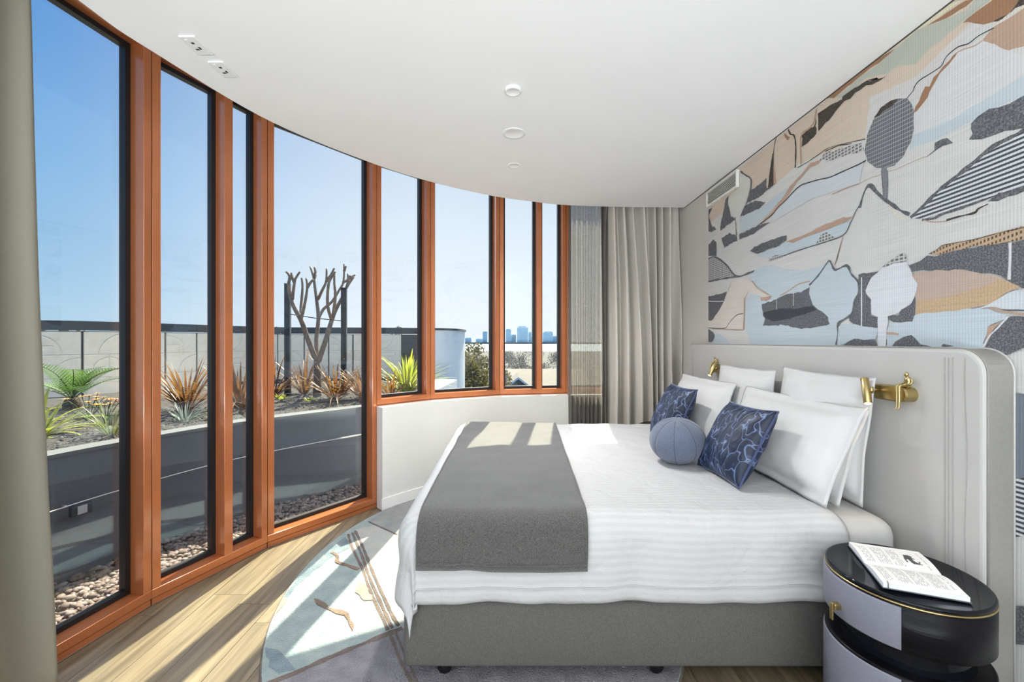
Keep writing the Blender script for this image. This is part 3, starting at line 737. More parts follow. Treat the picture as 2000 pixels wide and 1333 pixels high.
DRAPE = mat('taupe_drape', (0.62, 0.58, 0.525, 1), 0.85, noise_scale=500, var=0.08, bump=0.1, bump_scale=600)
BLACKG = mat('black_gloss', (0.004, 0.005, 0.008, 1), 0.08, noise_scale=3, var=0.1, spec=0.22)
BLACKW = mat('black_wood', (0.004, 0.004, 0.006, 1), 0.30, noise_scale=2, var=0.5, spec=0.15, bump=0.08, bump_scale=3, stretch=(6, 6, 60))
LAVL = mat('lavender_grey_leather', (0.19, 0.19, 0.235, 1), 0.55, noise_scale=200, var=0.06, bump=0.06, bump_scale=400)
BALLF = mat('blue_grey_felt', (0.11, 0.13, 0.19, 1), 0.95, noise_scale=320, var=0.35, bump=0.3, bump_scale=420, sheen=0.3)

def duvet_mat():
    m = mat('striped_sateen', (0.82, 0.82, 0.825, 1), 0.55)
    n, L, b = nodes_of(m)
    uv = n.new('ShaderNodeUVMap'); uv.uv_map = 'UVMap'
    s = n.new('ShaderNodeSeparateXYZ'); L.new(uv.outputs[0], s.inputs[0])
    w = n.new('ShaderNodeMath'); w.operation = 'MULTIPLY'; w.inputs[1].default_value = 2 * PI / 0.030; L.new(s.outputs[1], w.inputs[0])
    si = n.new('ShaderNodeMath'); si.operation = 'SINE'; L.new(w.outputs[0], si.inputs[0])
    cr = n.new('ShaderNodeMapRange'); cr.inputs[1].default_value = -0.3; cr.inputs[2].default_value = 0.3; L.new(si.outputs[0], cr.inputs[0])
    mx = n.new('ShaderNodeMix'); mx.data_type = 'RGBA'; mx.inputs[6].default_value = (0.525, 0.525, 0.528, 1); mx.inputs[7].default_value = (0.482, 0.482, 0.486, 1)
    L.new(cr.outputs[0], mx.inputs[0]); L.new(mx.outputs[2], b.inputs['Base Color'])
    rr = n.new('ShaderNodeMapRange'); rr.inputs[3].default_value = 0.7; rr.inputs[4].default_value = 0.45; L.new(cr.outputs[0], rr.inputs[0]); L.new(rr.outputs[0], b.inputs['Roughness'])
    t = n.new('ShaderNodeTexCoord'); no = n.new('ShaderNodeTexNoise'); no.inputs['Scale'].default_value = 9; no.inputs['Detail'].default_value = 4; no.inputs['Distortion'].default_value = 1.2
    L.new(t.outputs['Object'], no.inputs['Vector'])
    bp = n.new('ShaderNodeBump'); bp.inputs['Strength'].default_value = 0.34; bp.inputs['Distance'].default_value = 0.022
    L.new(no.outputs[0], bp.inputs['Height']); L.new(bp.outputs[0], b.inputs['Normal'])
    return m
SATEEN = duvet_mat()

def velvet_mat():
    m = mat('navy_velvet', (0.008, 0.02, 0.07, 1), 0.5, sheen=0.15)
    n, L, b = nodes_of(m)
    b.inputs['Sheen Tint'].default_value = (0.10, 0.22, 0.60, 1); b.inputs['Sheen Roughness'].default_value = 0.35
    uv = n.new('ShaderNodeUVMap'); uv.uv_map = 'UVMap'
    mp = n.new('ShaderNodeMapping'); mp.inputs['Scale'].default_value = (8.0, 4.2, 1); mp.inputs['Rotation'].default_value = (0, 0, 0.5); L.new(uv.outputs[0], mp.inputs[0])
    no = n.new('ShaderNodeTexNoise'); no.inputs['Scale'].default_value = 1.1; no.inputs['Detail'].default_value = 1; L.new(mp.outputs[0], no.inputs['Vector'])
    mv = n.new('ShaderNodeVectorMath'); mv.operation = 'MULTIPLY_ADD'; mv.inputs[1].default_value = (1.6, 1.6, 1.6)
    L.new(no.outputs['Color'], mv.inputs[0]); L.new(mp.outputs[0], mv.inputs[2])
    vo = n.new('ShaderNodeTexVoronoi'); vo.feature = 'DISTANCE_TO_EDGE'; vo.inputs['Scale'].default_value = 1.0; L.new(mv.outputs[0], vo.inputs['Vector'])
    cr = n.new('ShaderNodeValToRGB'); cr.color_ramp.elements[0].position = 0.0; cr.color_ramp.elements[0].color = (0.17, 0.22, 0.36, 1)
    cr.color_ramp.elements[1].position = 0.06; cr.color_ramp.elements[1].color = (0.004, 0.010, 0.034, 1)
    x = cr.color_ramp.elements.new(0.025); x.color = (0.035, 0.06, 0.14, 1)
    L.new(vo.outputs['Distance'], cr.inputs[0]); L.new(cr.outputs[0], b.inputs['Base Color'])
    bp = n.new('ShaderNodeBump'); bp.inputs['Strength'].default_value = 0.6; bp.inputs['Distance'].default_value = 0.012
    L.new(vo.outputs['Distance'], bp.inputs['Height']); L.new(bp.outputs[0], b.inputs['Normal'])
    return m
VELVET = velvet_mat()
NAVY = mat('navy_plain_velvet', (0.01, 0.03, 0.12, 1), 0.6, noise_scale=30, var=0.3, sheen=0.8)

def sheer_mat():
    m = bpy.data.materials.new('grey_sheer'); m.use_nodes = True
    nt = m.node_tree; nt.nodes.clear(); L = nt.links
    tr = nt.nodes.new('ShaderNodeBsdfTransparent'); df = nt.nodes.new('ShaderNodeBsdfDiffuse'); tl = nt.nodes.new('ShaderNodeBsdfTranslucent')
    t = nt.nodes.new('ShaderNodeTexCoord'); no = nt.nodes.new('ShaderNodeTexNoise'); no.inputs['Scale'].default_value = 130; no.inputs['Detail'].default_value = 3
    L.new(t.outputs['Object'], no.inputs['Vector'])
    cr = nt.nodes.new('ShaderNodeMapRange'); cr.inputs[1].default_value = 0.3; cr.inputs[2].default_value = 0.7; cr.inputs[3].default_value = 0.70; cr.inputs[4].default_value = 0.97
    L.new(no.outputs[0], cr.inputs[0])
    df.inputs[0].default_value = (0.24, 0.225, 0.205, 1); tl.inputs[0].default_value = (0.20, 0.185, 0.165, 1)
    a = nt.nodes.new('ShaderNodeMixShader'); a.inputs[0].default_value = 0.35; L.new(df.outputs[0], a.inputs[1]); L.new(tl.outputs[0], a.inputs[2])
    mx = nt.nodes.new('ShaderNodeMixShader'); L.new(cr.outputs[0], mx.inputs[0]); L.new(tr.outputs[0], mx.inputs[1]); L.new(a.outputs[0], mx.inputs[2])
    out = nt.nodes.new('ShaderNodeOutputMaterial'); L.new(mx.outputs[0], out.inputs[0])
    return m
SHEER = sheer_mat()

# ------------------------------------------------------------------ bed
BX0, BX1, BY0, BY1 = -0.44, 1.585, 1.69, 3.555
bed = thing('bed_base', 'grey-brown upholstered bed base on black castors under the white bedding', 'bed base', ((BX0 + BX1) / 2, (BY0 + BY1) / 2, 0))
cx, cy = bed.location.x, bed.location.y
box('base_body', BX0 - cx, BX1 - cx, BY0 - cy, BY1 - cy, 0.078, 0.35, BASEF, bed, 0.022, 3, True)
for x in (-0.28, 0.60, 1.45):
    for y in (1.755, 3.49):
        zc = 0.030 if x > 1 else 0.049
        v, f = tube_geo([(x - cx, y - cy - 0.014, zc), (x - cx, y - cy + 0.014, zc)], 0.030, 14)
        w = obj('castor', v, f, mat('castor_black', (0.012, 0.012, 0.013, 1), 0.35, noise_scale=20), bed, True)
        box('castor_fork', x - cx - 0.012, x - cx + 0.012, y - cy - 0.020, y - cy + 0.020, 0.045, 0.080, MATS['castor_black'], bed, 0.003, 1)
mt = tag(box('mattress', BX0 + 0.005, BX1 - 0.002, BY0 + 0.005, BY1 - 0.005, 0.35, 0.668, SHEET, None, 0.075, 5, True),
    'thick white mattress in a fitted sheet on the bed base', 'mattress')

def drape(a, b, x0, y0, y1, zt, r):
    """a, b are cloth coordinates; the cloth bends over the foot (x0), the near side (y0) and the far side (y1)"""
    ea = max(0.0, (x0 + r) - a); en = max(0.0, (y0 + r) - b); ef = max(0.0, b - (y1 - r))
    eb = max(en, ef); sg = -1 if en > 0 else 1
    e = (ea ** 2.3 + eb ** 2.3) ** (1 / 2.3)
    bx = max(a, x0 + r); by = min(max(b, y0 + r), y1 - r)
    if e < 1e-9: return Vector((bx, by, zt)), 0.0, Vector((0, 0))
    wa = ea * (1 - 0.75 * min(1.0, eb / 0.12))
    h = math.hypot(wa, eb); d = Vector((-wa / h, sg * eb / h))
    if e < r * PI / 2: out, drop = r * math.sin(e / r), r * (1 - math.cos(e / r))
    else: out, drop = r, r + (e - r * PI / 2)
    return Vector((bx + d.x * out, by + d.y * out, zt - drop)), drop, d

DX0, DY0, DY1, DZ = BX0 - 0.022, BY0 - 0.028, BY1 + 0.028, 0.705
def duvet_fn(u, w):
    a = (DX0 - 0.315) + u * (1.335 - (DX0 - 0.315))
    b = (DY0 - 0.30) + w * ((DY1 + 0.30) - (DY0 - 0.30))
    hem = 0.0
    p, drop, d = drape(a, b, DX0, DY0, DY1, DZ, 0.085)
    # soft loft and creases
    p.z += 0.010 * nz(a * 3.2, b * 3.2, 1.3) + 0.005 * nz(a * 8, b * 8, 4.0)
    k = min(1.0, drop / 0.12)
    wv = 0.008 * nz(a * 7.0, b * 1.5, 7.1) + 0.005 * math.sin(a * 21 + 2.5 * nz(a * 2, 0, 3))
    p.x += d.x * (wv * k + 0.016 * k * k * min(1, drop / 0.3)); p.y += d.y * (wv * k + 0.010 * k * min(1, drop / 0.3))
    if drop > 0.2: p.z += 0.010 * nz(a * 4.0, b * 4.0, 9.0)
    if a > 1.27: p.z -= 0.02 * ((a - 1.27) / 0.065) ** 2 * (1 - k)
    return p
def duvet_uv(u, w):
    return ((DX0 - 0.315) + u * 2.1, (DY0 - 0.30) + w * ((DY1 + 0.30) - (DY0 - 0.30)))
duvet = grid('duvet', 110, 120, duvet_fn, SATEEN, None, duvet_uv, True, 0.018)
tag(duvet, 'white satin-striped duvet cover draped over the mattress', 'duvet')
# stitched hem line along the near side
hem_pts = []
for k in range(90):
    u = 0.13 + 0.86 * k / 89
    p = duvet_fn(u, 0.022); hem_pts.append((p.x, p.y - 0.003, p.z + 0.006))
tube('hem_seam', hem_pts, 0.0022, SATEEN, duvet, 5)

def throw_fn(u, w):
    b = (DY0 - 0.185) + w * ((DY1 + 0.16) - (DY0 - 0.185))
    f = (b - DY0) / (DY1 - DY0)
    xl = -0.375 - 0.005 * f; xr = 0.300 + 0.065 * f
    a = xl + u * (xr - xl)
    p, drop, d = drape(a, b, -9, DY0 - 0.012, DY1 + 0.012, DZ + 0.016, 0.09)
    q = duvet_fn((a - (DX0 - 0.315)) / (1.335 - (DX0 - 0.315)), min(1, max(0, (b - (DY0 - 0.30)) / ((DY1 + 0.30) - (DY0 - 0.30)))))
    p.z += 0.010 * nz(a * 3.2, b * 3.2, 1.3) + 0.004 * nz(a * 8, b * 8, 4.0) + 0.003 * nz(a * 11, b * 6, 2)
    k = min(1.0, drop / 0.12)
    p.y += d.y * (0.014 * k + 0.012 * k * min(1, drop / 0.3) + 0.007 * k * nz(a * 6, b * 2, 17))
    if drop > 0.1: p.z -= 0.012 * (u - 0.3)
    return p
throw = tag(grid('throw_blanket', 46, 100, throw_fn, THROW, None, None, True, 0.012), 'dark grey wool throw laid across the foot of the bed', 'blanket')
edge = [throw_fn(0.012 + 0.976 * k / 30, 0.012) for k in range(31)]
tube('hem', [(p.x, p.y - 0.002, p.z) for p in edge], 0.004, THROW, throw, 5)
for s in (0.006, 0.994):
    tube('selvedge', [tuple(throw_fn(s, 0.01 + 0.98 * k / 60) + Vector((0, 0, 0.001))) for k in range(61)], 0.004, THROW, throw, 5)

# ------------------------------------------------------------------ pillows
def pillow_mesh(name, W, H, T, fl, m, parent, seed, nu=44, nv=32, sag=0.02, puff=0.55, pinch=0.03):
    v, f, uvs = [], [], []
    idx = {}
    def pos(i, j, side):
        u = -1 + 2 * i / nu; w = -1 + 2 * j / nv
        cw, ch = W / 2 - fl, H / 2 - fl
        x, z = u * W / 2, w * H / 2
        x *= 1 - pinch * (1 - abs(u) ** 2) * 0 - pinch * (1 - w * w) * abs(u) ** 3
        z *= 1 - pinch * (1 - u * u) * abs(w) ** 3 * 1.3
        uc, wc = abs(x) / (cw * (1 - pinch * (1 - w * w))), abs(z) / (ch * (1 - 1.3 * pinch * (1 - u * u)))
        t = 0.0025
        if uc < 1 and wc < 1:
            t += T / 2 * ((1 - uc ** 3.0) * (1 - wc ** 3.0)) ** puff
            t *= 1 + 0.10 * nz(x * 6, z * 6, seed) + sag * 4 * (-w) * 0.5
            t += 0.004 * nz(x * 16, z * 16, seed + side)
        else:
            t += 0.0
        wob = 0.008 * nz(x * 9, z * 9, seed + 3.3) * (1 if (uc > 1 or wc > 1) else 0.4)
        return (x, side * t + wob, z + 0.006 * nz(x * 8, seed, 1) * abs(w))
    for side in (1, -1):
        for j in range(nv + 1):
            for i in range(nu + 1):
                b = i in (0, nu) or j in (0, nv)
                if b and side == -1: idx[(i, j, -1)] = idx[(i, j, 1)]; continue
                p = pos(i, j, side)
                if b: p = (p[0], p[1] - 0.0025, p[2])
                idx[(i, j, side)] = len(v); v.append(p); uvs.append((i / nu * W / H, j / nv))
        for j in range(nv):
            for i in range(nu):
                q = (idx[(i, j, side)], idx[(i + 1, j, side)], idx[(i + 1, j + 1, side)], idx[(i, j + 1, side)])
                f.append(q[::-1] if side == 1 else q)
    return obj(name, v, f, m, parent, True, uvs)

def place_lean(o, bx, yc, bz, H, lean, yaw=0.0, roll=0.0):
    """stand a pillow (local x = width, local z = height, local +y = front) with its bottom edge at (bx, yc, bz), leaning back to +X"""
    ez = Vector((math.sin(lean), 0, math.cos(lean))); ex = Vector((0, 1, 0)); ey = ez.cross(ex)
    M = Matrix(((ex.x, ey.x, ez.x), (ex.y, ey.y, ez.y), (ex.z, ey.z, ez.z)))
    M = Matrix.Rotation(yaw, 3, 'Z') @ M @ Matrix.Rotation(roll, 3, 'Y')
    c = Vector((bx, yc, bz)) + (Matrix.Rotation(yaw, 3, 'Z') @ ez) * (H / 2)
    o.matrix_world = Matrix.Translation(c) @ M.to_4x4()
    o.location = c; o.rotation_euler = M.to_euler()

def pillow(label, bx, yc, bz, W, H, T, lean, seed, fl=0.035, yaw=0.0, roll=0.0):
    o = pillow_mesh('pillow', W, H, T, fl, LINEN, None, seed)
    tag(o, label, 'pillow', 'white pillows at the head of the bed')
    # stitched flange line
    cw, ch = W / 2 - fl * 0.8, H / 2 - fl * 0.8
    place_lean(o, bx, yc, bz, H, lean, yaw, roll)
    return o
pillow('large square white pillow standing against the headboard nearest the lit lamp', 1.475, 2.07, 0.70, 0.60, 0.555, 0.13, 0.10, 1.0, yaw=0.02, roll=-0.02)
pillow('large square white pillow standing against the headboard below the far lamp', 1.475, 2.755, 0.70, 0.66, 0.535, 0.13, 0.10, 5.0, yaw=0.0)
pillow('long white pillow sandwiched between front pillow and upright pillow beside the lit lamp', 1.375, 2.215, 0.692, 0.90, 0.435, 0.13, 0.30, 9.0)
pillow('long flanged white pillow in front, behind the large navy cushion', 1.290, 2.175, 0.708, 0.90, 0.45, 0.17, 0.40, 13.0, fl=0.045)
pillow('long white pillow on the window side, behind the far navy cushion', 1.28, 3.11, 0.708, 0.86, 0.45, 0.17, 0.36, 17.0)

def cushion(label, bx, yc, bz, S, lean, seed, yaw=0.0, roll=0.0):
    o = pillow_mesh('velvet_cushion', S, S, 0.15, 0.002, VELVET, None, seed, 36, 36, 0.01, 0.5, 0.05)
    tag(o, label, 'cushion', 'navy velvet cushions on the bed')
    h = S / 2
    loop = []
    for k in range(4):
        a = [(-h, -h), (h, -h), (h, h), (-h, h)]; p, q = a[k], a[(k + 1) % 4]
        for t in range(12):
            s = t / 12; x = p[0] + (q[0] - p[0]) * s; z = p[1] + (q[1] - p[1]) * s
            u, w = x / h, z / h
            loop.append((x * (1 - 0.05 * (1 - w * w) * abs(u) ** 3), 0.003 * nz(x * 9, z * 9, seed), z * (1 - 0.065 * (1 - u * u) * abs(w) ** 3)))
    v, f = tube_geo(loop, 0.0055, 6, True)
    obj('piping', v, f, NAVY, o, True)
    place_lean(o, bx, yc, bz, S, lean, yaw, roll)
    return o
cushion('navy velvet cushion with wavy silver lines, nearest the camera', 1.045, 2.150, 0.712, 0.40, 0.50, 2.0, yaw=0.03, roll=0.03)
cushion('navy velvet cushion with wavy silver lines, farther off beside the curtain', 1.05, 2.96, 0.712, 0.40, 0.42, 6.0, yaw=0.04)

# ball cushion with radial seams
bv, bf = [], []
NS, NR = 80, 32
for j in range(NR + 1):
    th = PI * j / NR
    for i in range(NS):
        ph = 2 * PI * i / NS
        s = abs(math.sin(ph * 4)); g = 1 - 0.022 * math.exp(-(s / 0.22) ** 2) * math.sin(th) ** 0.7
        g *= 1 - 0.05 * math.exp(-(th / 0.25) ** 2)
        bv.append((0.153 * g * math.sin(th) * math.cos(ph), 0.153 * g * math.sin(th) * math.sin(ph), 0.128 * g * math.cos(th)))
for j in range(NR):
    for i in range(NS):
        bf.append((j * NS + i, (j + 1) * NS + i, (j + 1) * NS + (i + 1) % NS, j * NS + (i + 1) % NS))
ball = obj('ball_cushion', bv, bf, BALLF, None, True)
ball.location = (0.945, 2.40, 0.832); ball.rotation_euler = (0.10, -0.16, 0.3)
tag(ball, 'round blue-grey felt ball cushion with radial seams', 'cushion')
SEAMM = mat('ball_seam', (0.05, 0.06, 0.09, 1), 0.95, noise_scale=200)
for k in range(8):
    ph = k * PI / 4; pts_ = []
    for j in range(2, 31):
        th = PI * j / 32; g = (1 - 0.022 * math.sin(th) ** 0.7) * (1 - 0.05 * math.exp(-(th / 0.25) ** 2)) * 1.001
        pts_.append((0.153 * g * math.sin(th) * math.cos(ph), 0.153 * g * math.sin(th) * math.sin(ph), 0.128 * g * math.cos(th)))
    tube('seam', pts_, 0.0013, SEAMM, ball, 5)
lathe('button', [(0.0, 0.004), (0.010, 0.003), (0.014, 0.0)], BALLF, ball, 12, (0, 0, 0.119))

# ------------------------------------------------------------------ headboard
HX, HY0, HY1, HZ = 1.597, 1.42, 3.82, 1.372
hb = thing('headboard', 'wide pale grey leather headboard with rounded top corners behind the bed', 'headboard', (HX, (HY0 + HY1) / 2, 0))
hcy = (HY0 + HY1) / 2
def hb_profile(inset, rad):
    y0, y1, z1 = HY0 - hcy + inset, HY1 - hcy - inset, HZ - inset
    r = max(0.01, rad - inset)
    pts = [(y0, 0.03)]
    for k in range(9):
        a = PI - (PI / 2) * k / 8; pts.append((y0 + r + r * math.cos(a), z1 - r + r * math.sin(a)))
    for k in range(9):
        a = PI / 2 - (PI / 2) * k / 8; pts.append((y1 - r + r * math.cos(a), z1 - r + r * math.sin(a)))
    pts.append((y1, 0.03))
    return pts
def hb_shell(name, xs_in, m, capfirst=False, caplast=False):
    v, f = [], []
    n = None
    for x, ins in xs_in:
        pr = hb_profile(ins, 0.085); n = len(pr)
        v += [(x, p[0], p[1]) for p in pr]
    for k in range(len(xs_in) - 1):
        for i in range(n):
            j = (i + 1) % n
            f.append((k * n + i, (k + 1) * n + i, (k + 1) * n + j, k * n + j))
    if capfirst: f.append(tuple(range(n)))
    if caplast: f.append(tuple((len(xs_in) - 1) * n + i for i in range(n))[::-1])
    return obj(name, v, f, m, hb, False)
o = hb_shell('front_panel', [(0.0, 0.014), (0.002, 0.007), (0.006, 0.002), (0.012, 0.0)], LEATHER, True)
o = hb_shell('side_band', [(0.012, 0.0005), (0.100, 0.0005)], LEATHER2)
o = hb_shell('back_panel', [(0.100, 0.0), (0.107, 0.004), (0.1085, 0.012)], LEATHER, False, True)
def hb_path(x, ins): return [(x, p[0], p[1]) for p in hb_profile(ins, 0.085)]
tube('piping', hb_path(0.012, -0.001), 0.0035, LEATHER2, hb, 6)
tube('piping', hb_path(0.101, -0.001), 0.0035, LEATHER, hb, 6)
tube('stitching', hb_path(0.018, -0.0005), 0.0012, STITCH, hb, 5)
for y in (1.520, 1.548, 1.535):
    tube('seam', [(-0.0006, y - hcy, z) for z in [0.06 + 1.28 * k / 20 for k in range(21)]], 0.0014, STITCH, hb, 5)
tube('seam', [(-0.0006, 1.476 - hcy + 0.004 * math.sin(k * 0.5) , 0.06 + 1.28 * k / 30) for k in range(31)], 0.0014, STITCH, hb, 5)
for y in (3.70, 3.72):
    tube('seam', [(-0.0006, y - hcy, 0.06 + 1.28 * k / 20) for k in range(21)], 0.0014, STITCH, hb, 5)

# ------------------------------------------------------------------ reading lamps
BULB = bpy.data.materials.new('lamp_bulb_glow'); BULB.use_nodes = True
bb_ = BULB.node_tree.nodes['Principled BSDF']; bb_.inputs['Emission Color'].default_value = (1.0, 0.62, 0.22, 1); bb_.inputs['Emission Strength'].default_value = 3.0
def lamp(yc, z, sgn, label, tilt_x, watts, tube_dy):
    L_ = thing('reading_lamp', label, 'wall lamp', (HX, yc, z), 0, 'brass reading lamps on the headboard')
    # capsule body
    def cap(hy, hz, x0, x1, name, m, bev):
        pts = []
        for k in range(13):
            a = -PI / 2 + PI * k / 12; pts.append((hy - hz + hz * math.cos(a), hz * math.sin(a)))
        for k in range(13):
            a = PI / 2 + PI * k / 12; pts.append((-(hy - hz) + hz * math.cos(a), hz * math.sin(a)))
        n = len(pts); lay = [(x0, 1.0), (x1 + bev, 1.0), (x1, 1 - bev / hz)]
        v = [(x, p[0] * (1 if s == 1 else s ** 0.5), p[1] * s) for x, s in lay for p in pts]
        f = [tuple((len(lay) - 1) * n + i for i in range(n))]
        for k in range(len(lay) - 1):
            for i in range(n): f.append((k * n + i, k * n + (i + 1) % n, (k + 1) * n + (i + 1) % n, (k + 1) * n + i))
        return obj(name, v, f, m, L_)
    cap(0.086, 0.031, 0.001, -0.046, 'lamp_body', BRASS, 0.004)
    ty = sgn * tube_dy
    tube('arm', [(-0.046, ty * 0.92, 0.008), (-0.070, ty, 0.008), (-0.088, ty, 0.004)], 0.005, BRASS, L_, 10)
    tube('pivot', [(-0.078, ty, -0.006), (-0.078, ty, 0.020)], 0.008, BRASS, L_, 10)
    tx = -0.100
    up = Vector((math.sin(tilt_x[0]), tilt_x[1], math.cos(tilt_x[0]))).normalized()
    c = Vector((tx, ty, 0.006))
    sp_ = tube('spot_tube', [tuple(c + up * s) for s in (-0.058, -0.056, 0.052, 0.054)], [0.0135, 0.0150, 0.0150, 0.0135], BRASS, L_, 20)
    tube('bulb', [tuple(c + up * s) for s in (-0.0625, -0.061, -0.0575)], [0.006, 0.0105, 0.0125], BULB, sp_, 16)
    pl = bpy.data.lights.new('lamp_light', 'SPOT'); pl.energy = watts; pl.color = (1.0, 0.72, 0.42); pl.spot_size = 1.6; pl.spot_blend = 0.7; pl.shadow_soft_size = 0.01
    po = bpy.data.objects.new('lamp_light', pl); C.objects.link(po); po.parent = L_
    po.location = c - up * 0.068; po.rotation_euler = (-up).to_track_quat('-Z', 'Y').to_euler()
    # small seated figure cast in brass, facing into the room
    fy = -sgn * 0.062
    fv, ff = [], []
    tube_geo([(-0.020, fy, 0.029), (-0.0195, fy, 0.034), (-0.018, fy, 0.044), (-0.0175, fy, 0.054), (-0.019, fy, 0.062), (-0.0205, fy, 0.0675), (-0.022, fy, 0.0705), (-0.0235, fy, 0.0735), (-0.025, fy, 0.0775), (-0.0255, fy, 0.083), (-0.0255, fy, 0.088), (-0.025, fy, 0.0905)],
             [0.0085, 0.0105, 0.0092, 0.0105, 0.0115, 0.0085, 0.0036, 0.0042, 0.0074, 0.0082, 0.0058, 0.0015], 14, False, fv, ff)
    for q in (-1, 1):
        tube_geo([(-0.020, fy + q * 0.005, 0.0365), (-0.040, fy + q * 0.0055, 0.0375), (-0.0545, fy + q * 0.0055, 0.0372), (-0.0590, fy + q * 0.0055, 0.031), (-0.0595, fy + q * 0.0055, 0.010), (-0.0590, fy + q * 0.0055, -0.020), (-0.0600, fy + q * 0.0055, -0.052), (-0.0630, fy + q * 0.0055, -0.0555), (-0.0690, fy + q * 0.0055, -0.0560)],
                 [0.0055, 0.0052, 0.0046, 0.0042, 0.0036, 0.0040, 0.0026, 0.0026, 0.0018], 10, False, fv, ff)
        tube_geo([(-0.0195, fy + q * 0.0095, 0.064), (-0.0180, fy + q * 0.0140, 0.060), (-0.0165, fy + q * 0.0155, 0.050), (-0.0240, fy + q * 0.0140, 0.0425), (-0.0380, fy + q * 0.0085, 0.0430), (-0.0450, fy + q * 0.0070, 0.0430)],
                 [0.0042, 0.0038, 0.0030, 0.0028, 0.0024, 0.0018], 8, False, fv, ff)
    fo = obj('seated_figure', fv, ff, BRASS, L_, True)
    fo['label'] = 'tiny brass seated figure with dangling legs'
    return L_
lamp(1.735, 1.186, 1, 'brass reading lamp with glowing spot and seated figure on the near side of headboard', (0.22, 0.42), 1.6, 0.040)
lamp(3.19, 1.190, -1, 'brass reading lamp half hidden by the far upright pillow', (0.5, 0.1), 0.15, 0.062)

# ------------------------------------------------------------------ bedside tables
def bedside(x, y, label, detail):
    t = thing('bedside_table', label, 'bedside table', (x, y, 0), 0, 'round bedside tables')
    R = 0.212
    lathe('plinth', [(0.0, 0.0), (R * 0.86, 0.0), (R * 0.86, 0.03)], BLACKW, t, 40)
    lathe('lower_drum', [(R * 0.86, 0.03), (R - 0.004, 0.03), (R, 0.035), (R, 0.383), (R - 0.004, 0.388), (R - 0.012, 0.389), (0.0, 0.389)], BLACKW, t, 64)
    lathe('recess', [(R * 0.80, 0.388), (R * 0.80, 0.462)], BLACKG, t, 48)
    lathe('upper_drum', [(0.0, 0.462), (R - 0.006, 0.462), (R - 0.001, 0.466), (R - 0.001, 0.600), (R - 0.012, 0.604)], BLACKW, t, 64)
    lathe('gold_rim', [(R - 0.010, 0.6035), (R + 0.0006, 0.6035), (R + 0.0006, 0.6075), (R - 0.010, 0.6075)], BRASS, t, 72)
    lathe('glass_top', [(0.0, 0.620), (R - 0.012, 0.620), (R - 0.008, 0.6215), (R - 0.004, 0.621), (R - 0.001, 0.618), (R - 0.001, 0.608), (0.0, 0.608)], BLACKG, t, 72)
    for z0, z1, nm in ((0.468, 0.598, 'drawer_front'), (0.037, 0.381, 'lower_front')):
        a0, a1 = math.radians(180 - 46), math.radians(180 + 46)
        d = lathe(nm, [(R - 0.003, z0), (R + 0.0035, z0 + 0.002), (R + 0.0045, z0 + 0.005), (R + 0.0045, z1 - 0.005), (R + 0.0035, z1 - 0.002), (R - 0.003, z1)], LAVL, t, 30, ang=(a0, a1))
        if nm == 'drawer_front':
            box('handle', -R - 0.026, -R - 0.002, -0.011, 0.011, 0.497, 0.517, BRASS, d, 0.003, 2)
            box('handle_blade', -R - 0.032, -R - 0.026, -0.007, 0.007, 0.462, 0.520, BRASS, d, 0.002, 2)
    return t
bedside(1.318, 1.415, 'round black and lavender-grey bedside table carrying the open book', True)
bedside(1.385, 3.87, 'round black bedside table glimpsed between the far cushion and the curtain', False)

